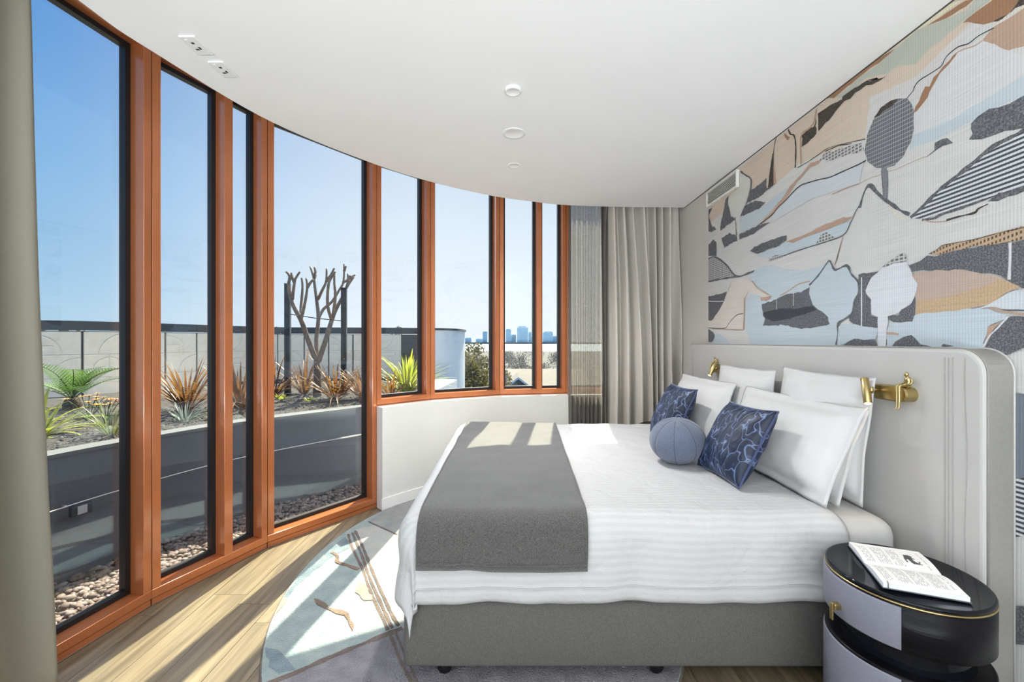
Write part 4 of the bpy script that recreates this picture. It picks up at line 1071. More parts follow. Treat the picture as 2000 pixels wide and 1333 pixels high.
# open book
def page_mat():
    m = mat('printed_page', (0.80, 0.80, 0.80, 1), 0.7)
    n, L, b = nodes_of(m)
    uv = n.new('ShaderNodeUVMap'); uv.uv_map = 'UVMap'; s = n.new('ShaderNodeSeparateXYZ'); L.new(uv.outputs[0], s.inputs[0])
    def mth(op, a, bb=None):
        q = n.new('ShaderNodeMath'); q.operation = op
        for i, v in enumerate((a, bb)):
            if v is None: continue
            if isinstance(v, (int, float)): q.inputs[i].default_value = v
            else: L.new(v, q.inputs[i])
        return q.outputs[0]
    def band(x, lo, hi): return mth('MULTIPLY', mth('GREATER_THAN', x, lo), mth('LESS_THAN', x, hi))
    U, V = s.outputs[0], s.outputs[1]
    rows = mth('GREATER_THAN', mth('SINE', mth('MULTIPLY', V, 2 * PI * 34)), 0.1)
    mp = n.new('ShaderNodeMapping'); mp.inputs['Scale'].default_value = (26, 34, 1); L.new(uv.outputs[0], mp.inputs[0])
    no = n.new('ShaderNodeTexNoise'); no.inputs['Scale'].default_value = 1.0; no.inputs['Detail'].default_value = 4; L.new(mp.outputs[0], no.inputs['Vector'])
    words_ = mth('GREATER_THAN', no.outputs[0], 0.46)
    para = mth('GREATER_THAN', mth('SINE', mth('ADD', mth('MULTIPLY', V, 2 * PI * 4.6), 0.8)), -0.82)
    area = mth('MULTIPLY', mth('ADD', band(U, 0.09, 0.445), band(U, 0.55, 0.92)), band(V, 0.07, 0.93))
    picbox = mth('MULTIPLY', band(U, 0.52, 0.95), band(V, 0.12, 0.40))
    ink = mth('MULTIPLY', mth('MULTIPLY', mth('MULTIPLY', rows, words_), mth('MULTIPLY', para, area)), mth('SUBTRACT', 1.0, picbox))
    ph = mth('MULTIPLY', band(U, 0.62, 0.86), band(V, 0.16, 0.36))
    n2 = n.new('ShaderNodeTexNoise'); n2.inputs['Scale'].default_value = 9; L.new(uv.outputs[0], n2.inputs['Vector'])
    photo = mth('MULTIPLY', ph, mth('GREATER_THAN', n2.outputs[0], 0.5))
    k = mth('MAXIMUM', mth('MULTIPLY', ink, 0.55), mth('MULTIPLY', photo, 0.95))
    mx = n.new('ShaderNodeMix'); mx.data_type = 'RGBA'; mx.inputs[6].default_value = (0.80, 0.79, 0.78, 1); mx.inputs[7].default_value = (0.03, 0.03, 0.04, 1)
    L.new(k, mx.inputs[0]); L.new(mx.outputs[2], b.inputs['Base Color'])
    return m
PAGE = page_mat()
book = thing('open_book', 'open illustrated book lying on the near bedside table', 'book', (1.319, 1.4195, 0.6225))
ux = Vector((0.1485, -0.0535, 0)).normalized()         # head to foot of the pages
book.rotation_euler = (0, 0, math.atan2(-0.372, 0.928))
BW, BH = 0.292, 0.205      # opened width, page height; local x = along spine, local y = across
def page_h(s):             # s in 0..1 across one page from the spine
    return 0.006 + 0.013 * math.sin(PI * min(1, s * 1.35) * 0.62) ** 0.8
def book_top(u, w):
    y = (u - 0.5) * BW; s = abs(y) / (BW / 2)
    return Vector(((w - 0.5) * BH, y, page_h(s) - 0.003 * s * s))
# pages: left block nearer the camera
grid('pages_surface', 28, 6, lambda u, w: book_top(u, w), PAGE, book, lambda u, w: (1 - u, 1 - w) if False else (u, 1 - w))
PAPER = mat('paper_edge', (0.72, 0.73, 0.76, 1), 0.8, noise_scale=300, var=0.12, stretch=(1, 1, 8))
v, f = [], []
for k in range(29):
    for x in (-BH / 2, BH / 2):
        p = book_top(k / 28, 0.5); v += [(x, p.y, p.z - 0.0002), (x, p.y, 0.0022)]
for k in range(28):
    a = 4 * k
    f += [(a, a + 1, a + 5, a + 4), (a + 2, a + 6, a + 7, a + 3), (a + 1, a + 3, a + 7, a + 5)]
f += [(0, 2, 3, 1), (112, 113, 115, 114)]
obj('page_block', v, f, PAPER, book)
box('cover', -BH / 2 - 0.003, BH / 2 + 0.003, -BW / 2 - 0.004, BW / 2 + 0.004, 0, 0.0022, mat('book_cover', (0.10, 0.11, 0.13, 1), 0.5, noise_scale=20), book)
tube('ribbon', [(-BH / 2 + 0.014, -BW / 2 + 0.012, 0.0185), (-BH / 2 + 0.012, -BW / 2 - 0.001, 0.017), (-BH / 2 + 0.011, -BW / 2 - 0.005, 0.004)], 0.0012, MATS['book_cover'], book, 5)

# ------------------------------------------------------------------ curtains
def right_curtain(u, w):
    z = 0.015 + w * 2.985
    lean = 0.09 * (1 - w) * math.sin(u * 4.0) + 0.03 * nz(u * 4, w * 1.4, 3)
    x = 0.895 + u * 0.80 + lean * (1 - abs(2 * u - 1) ** 4)
    ph = 2 * PI * (7.4 * u + 0.85 * nz(u * 3.0, w * 0.9, 8.0))
    y = 4.230 + (0.070 + 0.025 * nz(u * 6, 0, 1)) * math.sin(ph) + 0.010 * math.sin(2.3 * ph + 1) + 0.006 * nz(u * 20, w * 5, 2)
    return (x, y, z)
cr_ = tag(grid('curtain', 190, 50, right_curtain, DRAPE, None, None, True, 0.003), 'taupe floor-length curtain gathered beside the headboard', 'curtain')
def sheer_fn(u, w):
    z = 0.015 + w * 2.985
    x = 0.57 + u * 0.40 + 0.012 * nz(u * 5, w * 1.2, 6)
    ph = 2 * PI * (9.5 * u + 0.4 * nz(u * 3, w * 1.0, 4))
    y = 4.245 + 0.026 * math.sin(ph) + 0.006 * math.sin(2.1 * ph) + 0.003 * nz(u * 30, w * 9, 2)
    return (x, y, z)
tag(grid('sheer_curtain', 150, 36, sheer_fn, SHEER), 'semi-transparent grey sheer curtain between the window and the taupe curtain', 'curtain')
def left_curtain(u, w):
    z = 0.012 + w * 2.988
    ye = 1.675 - 0.105 * w
    y = 0.35 + u * (ye - 0.35)
    ph = 2 * PI * (7.0 * u + 0.3 * nz(u * 3, w, 12))
    x = -1.905 + 0.05 * u + 0.045 * math.cos(ph) * (0.6 + 0.4 * u) + 0.004 * nz(u * 12, w * 6, 3)
    return (x, y, z)
DRAPE2 = mat('olive_grey_drape', (0.23, 0.215, 0.17, 1), 0.85, noise_scale=500, var=0.08, bump=0.1, bump_scale=600)
tag(grid('curtain', 120, 40, left_curtain, DRAPE2, None, None, True, 0.003), 'olive-grey curtain hanging at the left edge of the windows', 'curtain')

# ------------------------------------------------------------------ rug
def rug_mat(name, rgb, rgb2):
    m = mat(name, rgb, 0.97, noise_scale=14, col2=rgb2, detail=8, bump=0.0)
    n, L, b = nodes_of(m)
    b.inputs['Sheen Weight'].default_value = 0.2
    t = n.new('ShaderNodeTexCoord'); no = n.new('ShaderNodeTexNoise'); no.inputs['Scale'].default_value = 130; no.inputs['Detail'].default_value = 3
    L.new(t.outputs['Object'], no.inputs['Vector'])
    bp = n.new('ShaderNodeBump'); bp.inputs['Strength'].default_value = 1.0; bp.inputs['Distance'].default_value = 0.015
    L.new(no.outputs[0], bp.inputs['Height']); L.new(bp.outputs[0], b.inputs['Normal'])
    return m
RM = {'rug_base': rug_mat('rug_pale_blue', (138, 156, 158), (164, 176, 172)), 'rug_cream': rug_mat('rug_cream', (172, 176, 172), (184, 184, 178)),
      'rug_grey': rug_mat('rug_mauve_grey', (116, 112, 120), (144, 140, 146)), 'rug_grey2': rug_mat('rug_dove', (136, 140, 140), (158, 160, 158)),
      'rug_slate': rug_mat('rug_slate_blue', (98, 120, 132), (134, 150, 155)), 'rug_brown': rug_mat('rug_brown', (86, 72, 66), (118, 102, 92)),
      'rug_tan': rug_mat('rug_tan', (108, 88, 72), (138, 114, 94)), 'rug_tan2': rug_mat('rug_sand', (160, 140, 118), (176, 162, 142))}
rug = thing('rug', 'large rounded pale blue and grey abstract rug under the foot of the bed', 'rug', (-0.17, 2.60, 0))
RE = [(-0.17 + 1.10 * math.cos(2 * PI * k / 96), 2.60 + 1.40 * math.sin(2 * PI * k / 96)) for k in range(96)]
loc = lambda pts: [(p[0] + 0.17, p[1] - 2.60) for p in pts]
prism('rug_field', loc(RE), 0.0, 0.013, RM['rug_base'], rug)
tube('rug_edge', [(p[0], p[1], 0.0065) for p in loc([(-0.17 + 1.101 * math.cos(2 * PI * k / 96), 2.60 + 1.401 * math.sin(2 * PI * k / 96)) for k in range(96)])], 0.0062, RM['rug_brown'], rug, 6, True)
RE2 = [(-0.17 + 1.096 * math.cos(2 * PI * k / 96), 2.60 + 1.396 * math.sin(2 * PI * k / 96)) for k in range(96)]
for i, (c, w, pts) in enumerate(RUG):
    pl = stroke_poly(pts, w, i * 3.3, 0.6) if w else rough_poly(pts, 0.012, i * 2.2, 0.03)
    pl = clip(pl, RE2)
    if len(pl) > 2: prism('rug_motif', loc(pl), 0.011, 0.0135 + 0.0003 * i, RM[c], rug)

# ------------------------------------------------------------------ ceiling and wall fittings
def disc(name, x, y, r, h, label, cat, dark):
    t = thing(name, label, cat, (x, y, HC))
    lathe('rim', [(r, 0.0), (r, -h * 0.7), (r - h * 0.3, -h), (r * 0.80, -h)], WHITE, t, 36)
    lathe('face', [(r * 0.80, -h), (r * 0.78, -h + 0.001), (0.0, -h + 0.001)], CEILM, t, 36)
    if dark:  # dark sets the energy of a fill spot added under the unlit disc
        dl = bpy.data.lights.new('fill_disc', 'SPOT'); dl.energy = dark; dl.spot_size = 2.5; dl.spot_blend = 1.0; dl.shadow_soft_size = 0.05; dl.color = (1.0, 0.97, 0.93)
        do = bpy.data.objects.new('fill_disc', dl); C.objects.link(do); do.parent = t; do.location = (0, 0, -h - 0.008)
    return t
disc('smoke_detector', 0.005, 2.20, 0.043, 0.016, 'small white ceiling disc nearest the camera', 'smoke detector', 0)
disc('fill_disc', 0.012, 2.666, 0.073, 0.004, 'larger flush white ceiling disc in the middle of the row', 'ceiling disc', 125)
disc('fill_disc', 0.015, 3.156, 0.050, 0.004, 'white flush ceiling disc farthest from the camera', 'ceiling disc', 125)
SLOT = mat('outlet_slot', (0.02, 0.02, 0.02, 1), 0.6, noise_scale=30)
def outlet(xr, yf, label, plugged):
    t = thing('ceiling_outlet', label, 'power outlet', (xr - 0.036, yf - 0.058, HC))
    box('plate', -0.036, 0.036, -0.058, 0.058, -0.009, 0.0, WHITE, t, 0.003, 2)
    for (dx, dy, sx, sy) in ((-0.008, 0.020, 0.008, 0.004), (0.008, 0.012, 0.004, 0.008), (0.0, -0.02, 0.006, 0.005)):
        box('socket_slot', dx - sx, dx + sx, dy - sy, dy + sy, -0.0100, -0.0088, SLOT, t)
    box('switch', -0.022, -0.006, -0.045, -0.030, -0.0115, -0.0088, WHITE, t, 0.001, 1)
    return t
outlet(-1.368, 1.925, 'white ceiling power outlet with dark slots nearer the left edge', True)
outlet(-1.361, 2.090, 'white ceiling power outlet with a single dark slot, second from the left edge', False)

gr = thing('air_vent', 'white slatted air-conditioning grille set in the mural wall under the ceiling', 'air vent', (WX, 3.393, 2.622))
GRM = mat('grille_white', (0.80, 0.80, 0.76, 1), 0.5, noise_scale=10, var=0.02)
gy, gz = 0.247, 0.066
for a in ((-gy, gy, gz - 0.014, gz), (-gy, gy, -gz, -gz + 0.014), (-gy, -gy + 0.014, -gz + 0.014, gz - 0.014), (gy - 0.014, gy, -gz + 0.014, gz - 0.014)):
    box('grille_frame', -0.026, -0.002, a[0], a[1], a[2], a[3], GRM, gr, 0.002, 1)
box('grille_back', -0.013, -0.0115, -gy + 0.012, gy - 0.012, -gz + 0.012, gz - 0.012, SLOT, gr)
for k in range(8):
    z = -gz + 0.022 + k * 0.0128
    s = box('slat', -0.004, 0.004, -gy + 0.014, gy - 0.014, -0.0012, 0.0012, GRM, gr)
    s.location = (-0.018, 0, z); s.rotation_euler = (0, 0.0, 0)

# ------------------------------------------------------------------ terrace outside
RENDER = mat('grey_render', (0.10, 0.108, 0.13, 1), 0.9, noise_scale=160, var=0.12, bump=0.4, bump_scale=220)
CONC = mat('pale_concrete', (0.56, 0.52, 0.46, 1), 0.85, noise_scale=12, var=0.06, bump=0.1, bump_scale=60)
FASC = mat('dark_fascia', (0.022, 0.028, 0.036, 1), 0.5, noise_scale=30, var=0.4)
DRUM = mat('white_render', (0.72, 0.71, 0.70, 1), 0.85, noise_scale=6, var=0.03)
SOIL = mat('bark_mulch', (0.014, 0.011, 0.010, 1), 0.95, noise_scale=60, var=0.6, col2=(0.055, 0.048, 0.042, 1), bump=1.0, bump_scale=70)
TERR = mat('terrace_bed', (0.10, 0.085, 0.08, 1), 0.9, noise_scale=40, var=0.3)

PW = [(-2.78, 0.2), (-2.74, 1.3), (-2.69, 1.85), (-2.607, 2.336), (-2.497, 2.673), (-2.286, 3.15), (-2.004, 3.527), (-1.443, 4.122), (-0.95, 4.55)]
pw = [(p.x, p.y) for p in catmull([Vector(p) for p in PW], 5)]
pwo = offset_line(pw, 0.12)
terr = struct(prism('terrace_ground', [(-2.10, 0.2)] + [(p.x, p.y) for p in offset_line(WP, 0.14)][:5] + [tuple(p) for p in pwo[::-1]], -0.14, -0.03, TERR))
planter = struct(prism('planter_wall', pw + [tuple(p) for p in pwo[::-1]], -0.14, 0.735, RENDER))
pwi = offset_line(pw, -0.008)
pwo2 = offset_line(pw, 0.135)
cop = prism('coping', [tuple(p) for p in pwi] + [tuple(p) for p in pwo2[::-1]], 0.735, 0.757, mat('coping_render', (0.10, 0.104, 0.108, 1), 0.9, noise_scale=120, var=0.12), planter)
# soil of the planter, rising and falling a little
def soil_fn(u, w):
    k = u * (len(pwo) - 1); i = min(int(k), len(pwo) - 2); a = pwo[i].lerp(pwo[i + 1], k - i)
    far = Vector((-6.8, 2.5)).lerp(Vector((-4.9, 6.6)), min(1, u * 2)) if u < 0.5 else Vector((-4.9, 6.6)).lerp(Vector((-1.75, 7.6)), u * 2 - 1)
    p = a.lerp(far, w)
    return (p.x, p.y, 0.705 + 0.03 * nz(p.x * 2.2, p.y * 2.2, 5) * min(1, w * 6) + 0.012 * nz(p.x * 12, p.y * 12, 1) - (0.5 if w > 0.985 else 0))
soil = struct(grid('planter_soil', 110, 90, soil_fn, SOIL))
# mulch chips lying on the soil
cv, cf = [], []
for k in range(2600):
    u, w = random.random(), random.random() ** 1.6 * 0.75
    p = Vector(soil_fn(u, w)); s = random.uniform(0.010, 0.026); a = random.random() * PI
    d = Vector((math.cos(a), math.sin(a), random.uniform(-0.4, 0.4))) * s; e2 = Vector((-math.sin(a), math.cos(a), random.uniform(-0.4, 0.4))) * s * 0.45
    q = p + Vector((0, 0, 0.012)); b0 = len(cv)
    cv += [tuple(q - d), tuple(q + e2), tuple(q + d), tuple(q - e2), tuple(q + Vector((0, 0, 0.007)))]
    cf += [(b0, b0 + 4, b0 + 3), (b0, b0 + 1, b0 + 4), (b0 + 1, b0 + 2, b0 + 4), (b0 + 2, b0 + 3, b0 + 4)]
ch = obj('mulch_chips', cv, cf, mat('mulch_chip', (0.02, 0.017, 0.016, 1), 0.9, noise_scale=9, col2=(0.11, 0.105, 0.105, 1)))
ch['kind'] = 'stuff'; tag(ch, 'bark and stone mulch strewn over the planter soil', 'mulch')

# pebbles between the window and the planter wall
bm = bmesh.new(); bmesh.ops.create_icosphere(bm, subdivisions=2, radius=1.0)
iv = [v.co.copy() for v in bm.verts]; itr = [tuple(v.index for v in f.verts) for f in bm.faces]; bm.free()
wout = offset_line(WP, 0.15)
gv, gf, gc = [], [], []
cnt = 0
for k in range(5200):
    u = random.random(); w = random.random()
    kk = u * 3.0; i = min(int(kk), 2); a = wout[i].lerp(wout[i + 1], kk - i)
    if u < 0.25 and a.y < 1.3: continue
    jj = 0
    kk2 = 3 + u * (len(pw) - 9); j = min(int(kk2), len(pw) - 2); b = Vector(pw[j]).lerp(Vector(pw[j + 1]), kk2 - j)
    p = a.lerp(b, w)
    r = random.uniform(0.011, 0.021)
    M = Matrix.Rotation(random.random() * 6.28, 3, 'Z') @ Matrix.Rotation(random.uniform(-0.5, 0.5), 3, 'X')
    sx, sy, sz = r * random.uniform(0.9, 1.5), r * random.uniform(0.7, 1.1), r * random.uniform(0.5, 0.8)
    zc = -0.030 + random.random() * 0.028 + 0.022 * w
    b0 = len(gv); sd_ = random.random() * 50
    for v in iv:
        q = M @ Vector((v.x * sx, v.y * sy, v.z * sz)); q *= 1 + 0.22 * nz(v.x * 1.3 + sd_, v.y * 1.3, v.z * 1.3)
        gv.append((p.x + q.x, p.y + q.y, zc + q.z))
    gf += [(a_ + b0, b_ + b0, c_ + b0) for a_, b_, c_ in itr]
pebm = mat('pink_pebble', (0.34, 0.27, 0.245, 1), 0.75)
n_, L_, b_ = nodes_of(pebm)
gi_ = n_.new('ShaderNodeNewGeometry'); rp = n_.new('ShaderNodeValToRGB')
rp.color_ramp.elements[0].color = (0.085, 0.060, 0.054, 1); rp.color_ramp.elements[1].color = (0.235, 0.192, 0.18, 1)
x_ = rp.color_ramp.elements.new(0.5); x_.color = (0.145, 0.100, 0.090, 1)
L_.new(gi_.outputs['Random Per Island'], rp.inputs[0]); L_.new(rp.outputs[0], b_.inputs['Base Color'])
peb = obj('pebbles', gv, gf, pebm, None, True); peb['kind'] = 'stuff'
tag(peb, 'pinkish pebbles filling the strip between windows and planter wall', 'pebbles')

# tension cable along the planter face
STEEL = mat('steel_cable', (0.62, 0.60, 0.58, 1), 0.35, metal=0.7, noise_scale=60, var=0.1)
cab = offset_line(pw, -0.045)
ct = thing('steel_cable', 'thin steel cable strung along the planter wall', 'cable', (cab[20].x, cab[20].y, 0.44))
o_ = Vector((cab[20].x, cab[20].y, 0.44))
cpts = [Vector((p.x, p.y, 0.415 + 0.012 * k / 5)) - o_ for k, p in enumerate(cab[:36])]
tube('cable', [tuple(p) for p in cpts], 0.0035, STEEL, ct, 6)
e0, e1 = cpts[-1], cpts[-3]
tube('turnbuckle', [tuple(e0), tuple(e0.lerp(e1, 0.3)), tuple(e0.lerp(e1, 0.7)), tuple(e1)], [0.004, 0.011, 0.011, 0.004], STEEL, ct, 8)
for k in (4, 16, 35):
    p = cpts[k]; q = Vector((pw[k][0], pw[k][1], p.z + o_.z)) - o_
    tube('standoff', [tuple(p), tuple(q)], 0.006, STEEL, ct, 8)
k = 17
p = cpts[k]; tg = (cpts[k + 1] - cpts[k]).normalized(); an = math.atan2(tg.y, tg.x)
jb = bmobj('dark_box', bbox_bm(-0.05, 0.05, -0.014, 0.02, -0.075, -0.012, 0.01), mat('box_dark', (0.03, 0.04, 0.055, 1), 0.4, noise_scale=20), ct, False)  # small dark box with a pale plate, hung under the cable
jb.location = p; jb.rotation_euler = (0, 0, an)
jl = box('pale_plate', -0.022, 0.022, -0.016, -0.0135, -0.066, -0.018, mat('box_label', (0.42, 0.42, 0.44, 1), 0.5, noise_scale=20), jb)

# pier closing the planter on the right
struct(box('pier', -1.50, -1.38, 4.30, 4.42, -0.1, 0.80, CONC))

# boundary wall of patterned panels
BWP = [(-12.5, 6.9), (-9.27, 8.0), (-8.35, 8.7), (-7.97, 9.6), (-7.6, 10.7), (-7.15, 11.7), (-6.5, 12.25), (-5.5, 12.4), (-4.3, 12.5), (-2.75, 12.95)]
bwl = [Vector(p) for p in catmull([Vector(p) for p in BWP], 5)]
bwall = thing('boundary_wall', 'pale concrete panel wall with raised circle pattern beyond the planter', 'wall', (-8.35, 8.7, 0))
def at_b(x, y, z): return (x + 8.35, y - 8.7, z)
# dark core wall, fascia, base
core_o = offset_line([tuple(p) for p in bwl], 0.18); core_i = offset_line([tuple(p) for p in bwl], 0.04)
prism('wall_core', [at_b(p.x, p.y, 0)[:2] for p in core_i] + [at_b(p.x, p.y, 0)[:2] for p in core_o[::-1]], -0.6, 1.60, FASC, bwall)
fo_ = offset_line([tuple(p) for p in bwl], 0.26); fi_ = offset_line([tuple(p) for p in bwl], -0.03)
prism('fascia', [at_b(p.x, p.y, 0)[:2] for p in fi_] + [at_b(p.x, p.y, 0)[:2] for p in fo_[::-1]], 1.615, 1.80, FASC, bwall)
# panel mesh and reliefs shared
pwid = 0.70
pb = bbox_bm(-pwid / 2 + 0.020, pwid / 2 - 0.020, -0.03, 0.03, 0.30, 1.59, 0.008, 1)
pme = bpy.data.meshes.new('panel'); pb.to_mesh(pme); pb.free(); pme.materials.append(CONC)
def relief_mesh(kind):
    v, f = [], []
    def arc(cx_, cz_, r, a0, a1, n=16): tube_geo([(cx_ + r * math.cos(a0 + (a1 - a0) * k / n), -0.032, cz_ + r * math.sin(a0 + (a1 - a0) * k / n)) for k in range(n + 1)], 0.010, 4, False, v, f)
    def ln(x0, z0, x1, z1): tube_geo([(x0, -0.032, z0), (x1, -0.032, z1)], 0.010, 4, False, v, f)
    if kind == 0:
        ln(-0.33, 1.12, 0.33, 1.12); arc(0.33, 1.12, 0.44, PI / 2, PI); ln(-0.33, 0.82, 0.33, 0.82); arc(0.05, 0.82, 0.24, 0, PI); ln(0.05, 0.82, 0.05, 1.12); arc(0.0, 0.36, 0.3, 0, PI)
    elif kind == 1:
        ln(-0.33, 1.12, 0.33, 1.12); arc(-0.33, 1.55, 0.42, -PI / 2, 0); ln(-0.33, 0.95, 0.1, 0.95); arc(0.1, 1.0, 0.06, -PI / 2, PI / 2); ln(-0.33, 0.8, 0.33, 0.8); arc(-0.33, 0.36, 0.42, 0, PI / 2)
    else:
        ln(-0.33, 1.30, -0.05, 1.30); ln(-0.05, 1.30, -0.05, 1.12); ln(-0.33, 1.12, 0.33, 1.12); arc(-0.33, 1.12, 0.4, 0, PI / 2); arc(0.33, 0.66, 0.4, PI / 2, PI); ln(-0.33, 0.66, 0.33, 0.66); ln(0.02, 0.66, 0.02, 0.36)
    me = bpy.data.meshes.new('relief'); me.from_pydata(v, [], f); me.materials.append(CONC); me.update(); return me
rel = [relief_mesh(k) for k in range(3)]
rp_ = ring_points([(q.x, q.y) for q in bwl], pwid)
for k in range(len(rp_) - 1):
    c = (rp_[k][0] + rp_[k + 1][0]) / 2; t = (rp_[k + 1][0] - rp_[k][0]).normalized()
    po = bpy.data.objects.new('panel', pme); link(po, bwall); po.location = at_b(c.x, c.y, 0); po.rotation_euler = (0, 0, math.atan2(t.y, t.x))
    ro = bpy.data.objects.new('relief', rel[k % 3]); link(ro, po)

# plain white rounded wall at the end of the terrace
dw = catmull([Vector(p) for p in [(-2.85, 12.92), (-2.40, 13.05), (-2.0, 13.35), (-1.75, 13.9), (-1.75, 15.5), (-2.4, 17)]], 6)
dwo = offset_line([tuple(p) for p in dw], 0.2)
drum = thing('curved_white_wall', 'plain white curved wall with thin dark coping at the end of the terrace', 'wall', (-2.0, 13.4, 0))
loc2 = lambda q: (q.x + 2.0, q.y - 13.4)
prism('wall_body', [loc2(p) for p in dw] + [loc2(p) for p in dwo[::-1]], -3.0, 1.735, DRUM, drum)
dwi2 = offset_line([tuple(p) for p in dw], -0.05)
prism('coping', [loc2(p) for p in dwi2] + [loc2(p) for p in dwo[::-1]], 1.735, 1.80, FASC, drum)
lg = struct(prism('roof_ledge', [(-1.72, 9.0), (-1.55, 11.9), (-2.3, 12.4), (-2.6, 10.5)], -1.0, 0.30, DRUM))
struct(prism('roof_ground', [(-14, 2), (-6, 4), (-2.2, 7.7), (-1.8, 9), (-1.9, 13.5), (-9, 14), (-16, 9)], -0.4, -0.05, mat('pale_bounce_ground', (0.50, 0.49, 0.47, 1), 0.9, noise_scale=30, var=0.2)))  # unseen ground, made pale to bounce sunlight up to the ceiling

# ------------------------------------------------------------------ plants
def leaf_mesh(name, length, width, bend, m, seg=7, fold=0.35):
    v, f = [], []
    for k in range(seg + 1):
        s = k / seg; wd = width * (math.sin(PI * min(1, 0.18 + s * 0.82)) ** 0.7) * 0.5
        if k == seg: wd = 0.0006
        ang = bend * s; z = length * (math.sin(ang) / bend if bend > 1e-3 else s) ; x = length * ((1 - math.cos(ang)) / bend if bend > 1e-3 else 0)
        v += [(x, -wd, z + wd * fold), (x, 0, z), (x, wd, z + wd * fold)]
    for k in range(seg):
        a = 3 * k; f += [(a, a + 1, a + 4, a + 3), (a + 1, a + 2, a + 5, a + 4)]
    me = bpy.data.meshes.new(name); me.from_pydata(v, [], f); me.materials.append(m)
    me.polygons.foreach_set('use_smooth', [True] * len(me.polygons)); me.update()
    return me
def leafmat(name, c1, c2):
    m = mat(name, c1, 0.45, noise_scale=4, col2=c2)
    n, L, b = nodes_of(m)
    tl = n.new('ShaderNodeBsdfTranslucent'); mx = n.new('ShaderNodeMixShader'); mx.inputs[0].default_value = 0.45
    src = b.inputs['Base Color'].links[0].from_socket
    L.new(src, tl.inputs[0]); out = n['Material Output']
    L.new(b.outputs[0], mx.inputs[1]); L.new(tl.outputs[0], mx.inputs[2]); L.new(mx.outputs[0], out.inputs[0])
    return m
BRONZE = leafmat('bronze_flax_leaf', (0.09, 0.03, 0.016, 1), (0.27, 0.145, 0.03, 1))
LIME = leafmat('lime_leaf', (0.20, 0.25, 0.015, 1), (0.38, 0.38, 0.04, 1))
OLIVE = leafmat('olive_leaf', (0.09, 0.13, 0.04, 1), (0.19, 0.21, 0.09, 1))
FERN = leafmat('cycad_leaf', (0.03, 0.085, 0.01, 1), (0.12, 0.22, 0.03, 1))
SILVER = leafmat('silver_leaf', (0.11, 0.15, 0.13, 1), (0.22, 0.26, 0.24, 1))
def clump(name, x, y, h, n, m, spread, label, cat, width=0.02, group=None, z=0.70):
    t = thing(name, label, cat, (x, y, z), random.random() * 6, group)
    ms = [leaf_mesh('leaf', h * s, width * w_, b, m) for s, w_, b in ((1.0, 1.0, 0.5), (0.9, 1.1, 0.9), (1.05, 0.9, 1.3), (0.75, 1.0, 0.25))]
    for k in range(n):
        o = bpy.data.objects.new('leaf', ms[k % 4]); link(o, t)
        a = random.random() * 2 * PI; tilt = spread * random.random() ** 0.7
        o.rotation_euler = (0, tilt, a); o.location = (0.03 * math.cos(a), 0.03 * math.sin(a), 0)
        s = random.uniform(0.75, 1.08); o.scale = (s, s, s)
    return t
G = 'bronze flax clumps in the planter'
clump('flax_plant', -3.22, 4.15, 0.70, 90, BRONZE, 1.05, 'bushy bronze flax seen through the second window pane', 'plant', 0.020, G)
clump('flax_plant', -2.80, 4.32, 0.66, 80, BRONZE, 0.95, 'bronze flax filling the narrow third window pane', 'plant', 0.020, G)
clump('flax_plant', -2.98, 5.25, 0.64, 66, BRONZE, 0.95, 'bronze flax at the left foot of the left stake', 'plant', 0.022, G)
clump('flax_plant', -2.75, 5.55, 0.66, 56, BRONZE, 0.8, 'dark bronze flax between the two stakes, left of the trunk', 'plant', 0.022, G)
clump('flax_plant', -2.08, 4.95, 0.64, 90, BRONZE, 1.05, 'bronze flax at the right foot of the bare tree', 'plant', 0.020, G)
clump('flax_plant', -1.78, 5.05, 0.62, 70, BRONZE, 1.0, 'bronze flax by the right edge of the fourth pane', 'plant', 0.020, G)
clump('flax_plant', -1.42, 4.95, 0.42, 26, BRONZE, 0.9, 'low bronze flax in front of the lime grass in the raised window', 'plant', 0.026, G)
clump('lime_grass', -1.36, 5.45, 0.72, 110, LIME, 0.95, 'tall lime-green strappy plant in the first raised window', 'plant', 0.032)
clump('lime_grass', -3.42, 3.02, 0.38, 60, LIME, 1.25, 'yellow-green strappy plant beside the left curtain', 'plant', 0.034)
clump('lime_grass', -3.95, 3.45, 0.34, 30, LIME, 1.2, 'yellow-green strappy plant farther back by the left curtain', 'plant', 0.036)
clump('tussock_grass', -2.96, 3.10, 0.30, 60, OLIVE, 0.8, 'thin green tussock at the right of the first pane', 'grass', 0.008)
clump('tussock_grass', -2.82, 3.62, 0.24, 46, SILVER, 1.2, 'silvery tussock by the coping in the second pane', 'grass', 0.009)
clump('tussock_grass', -2.62, 3.75, 0.16, 30, SILVER, 1.3, 'low silvery tuft beside the coping next to the mullion', 'grass', 0.009)
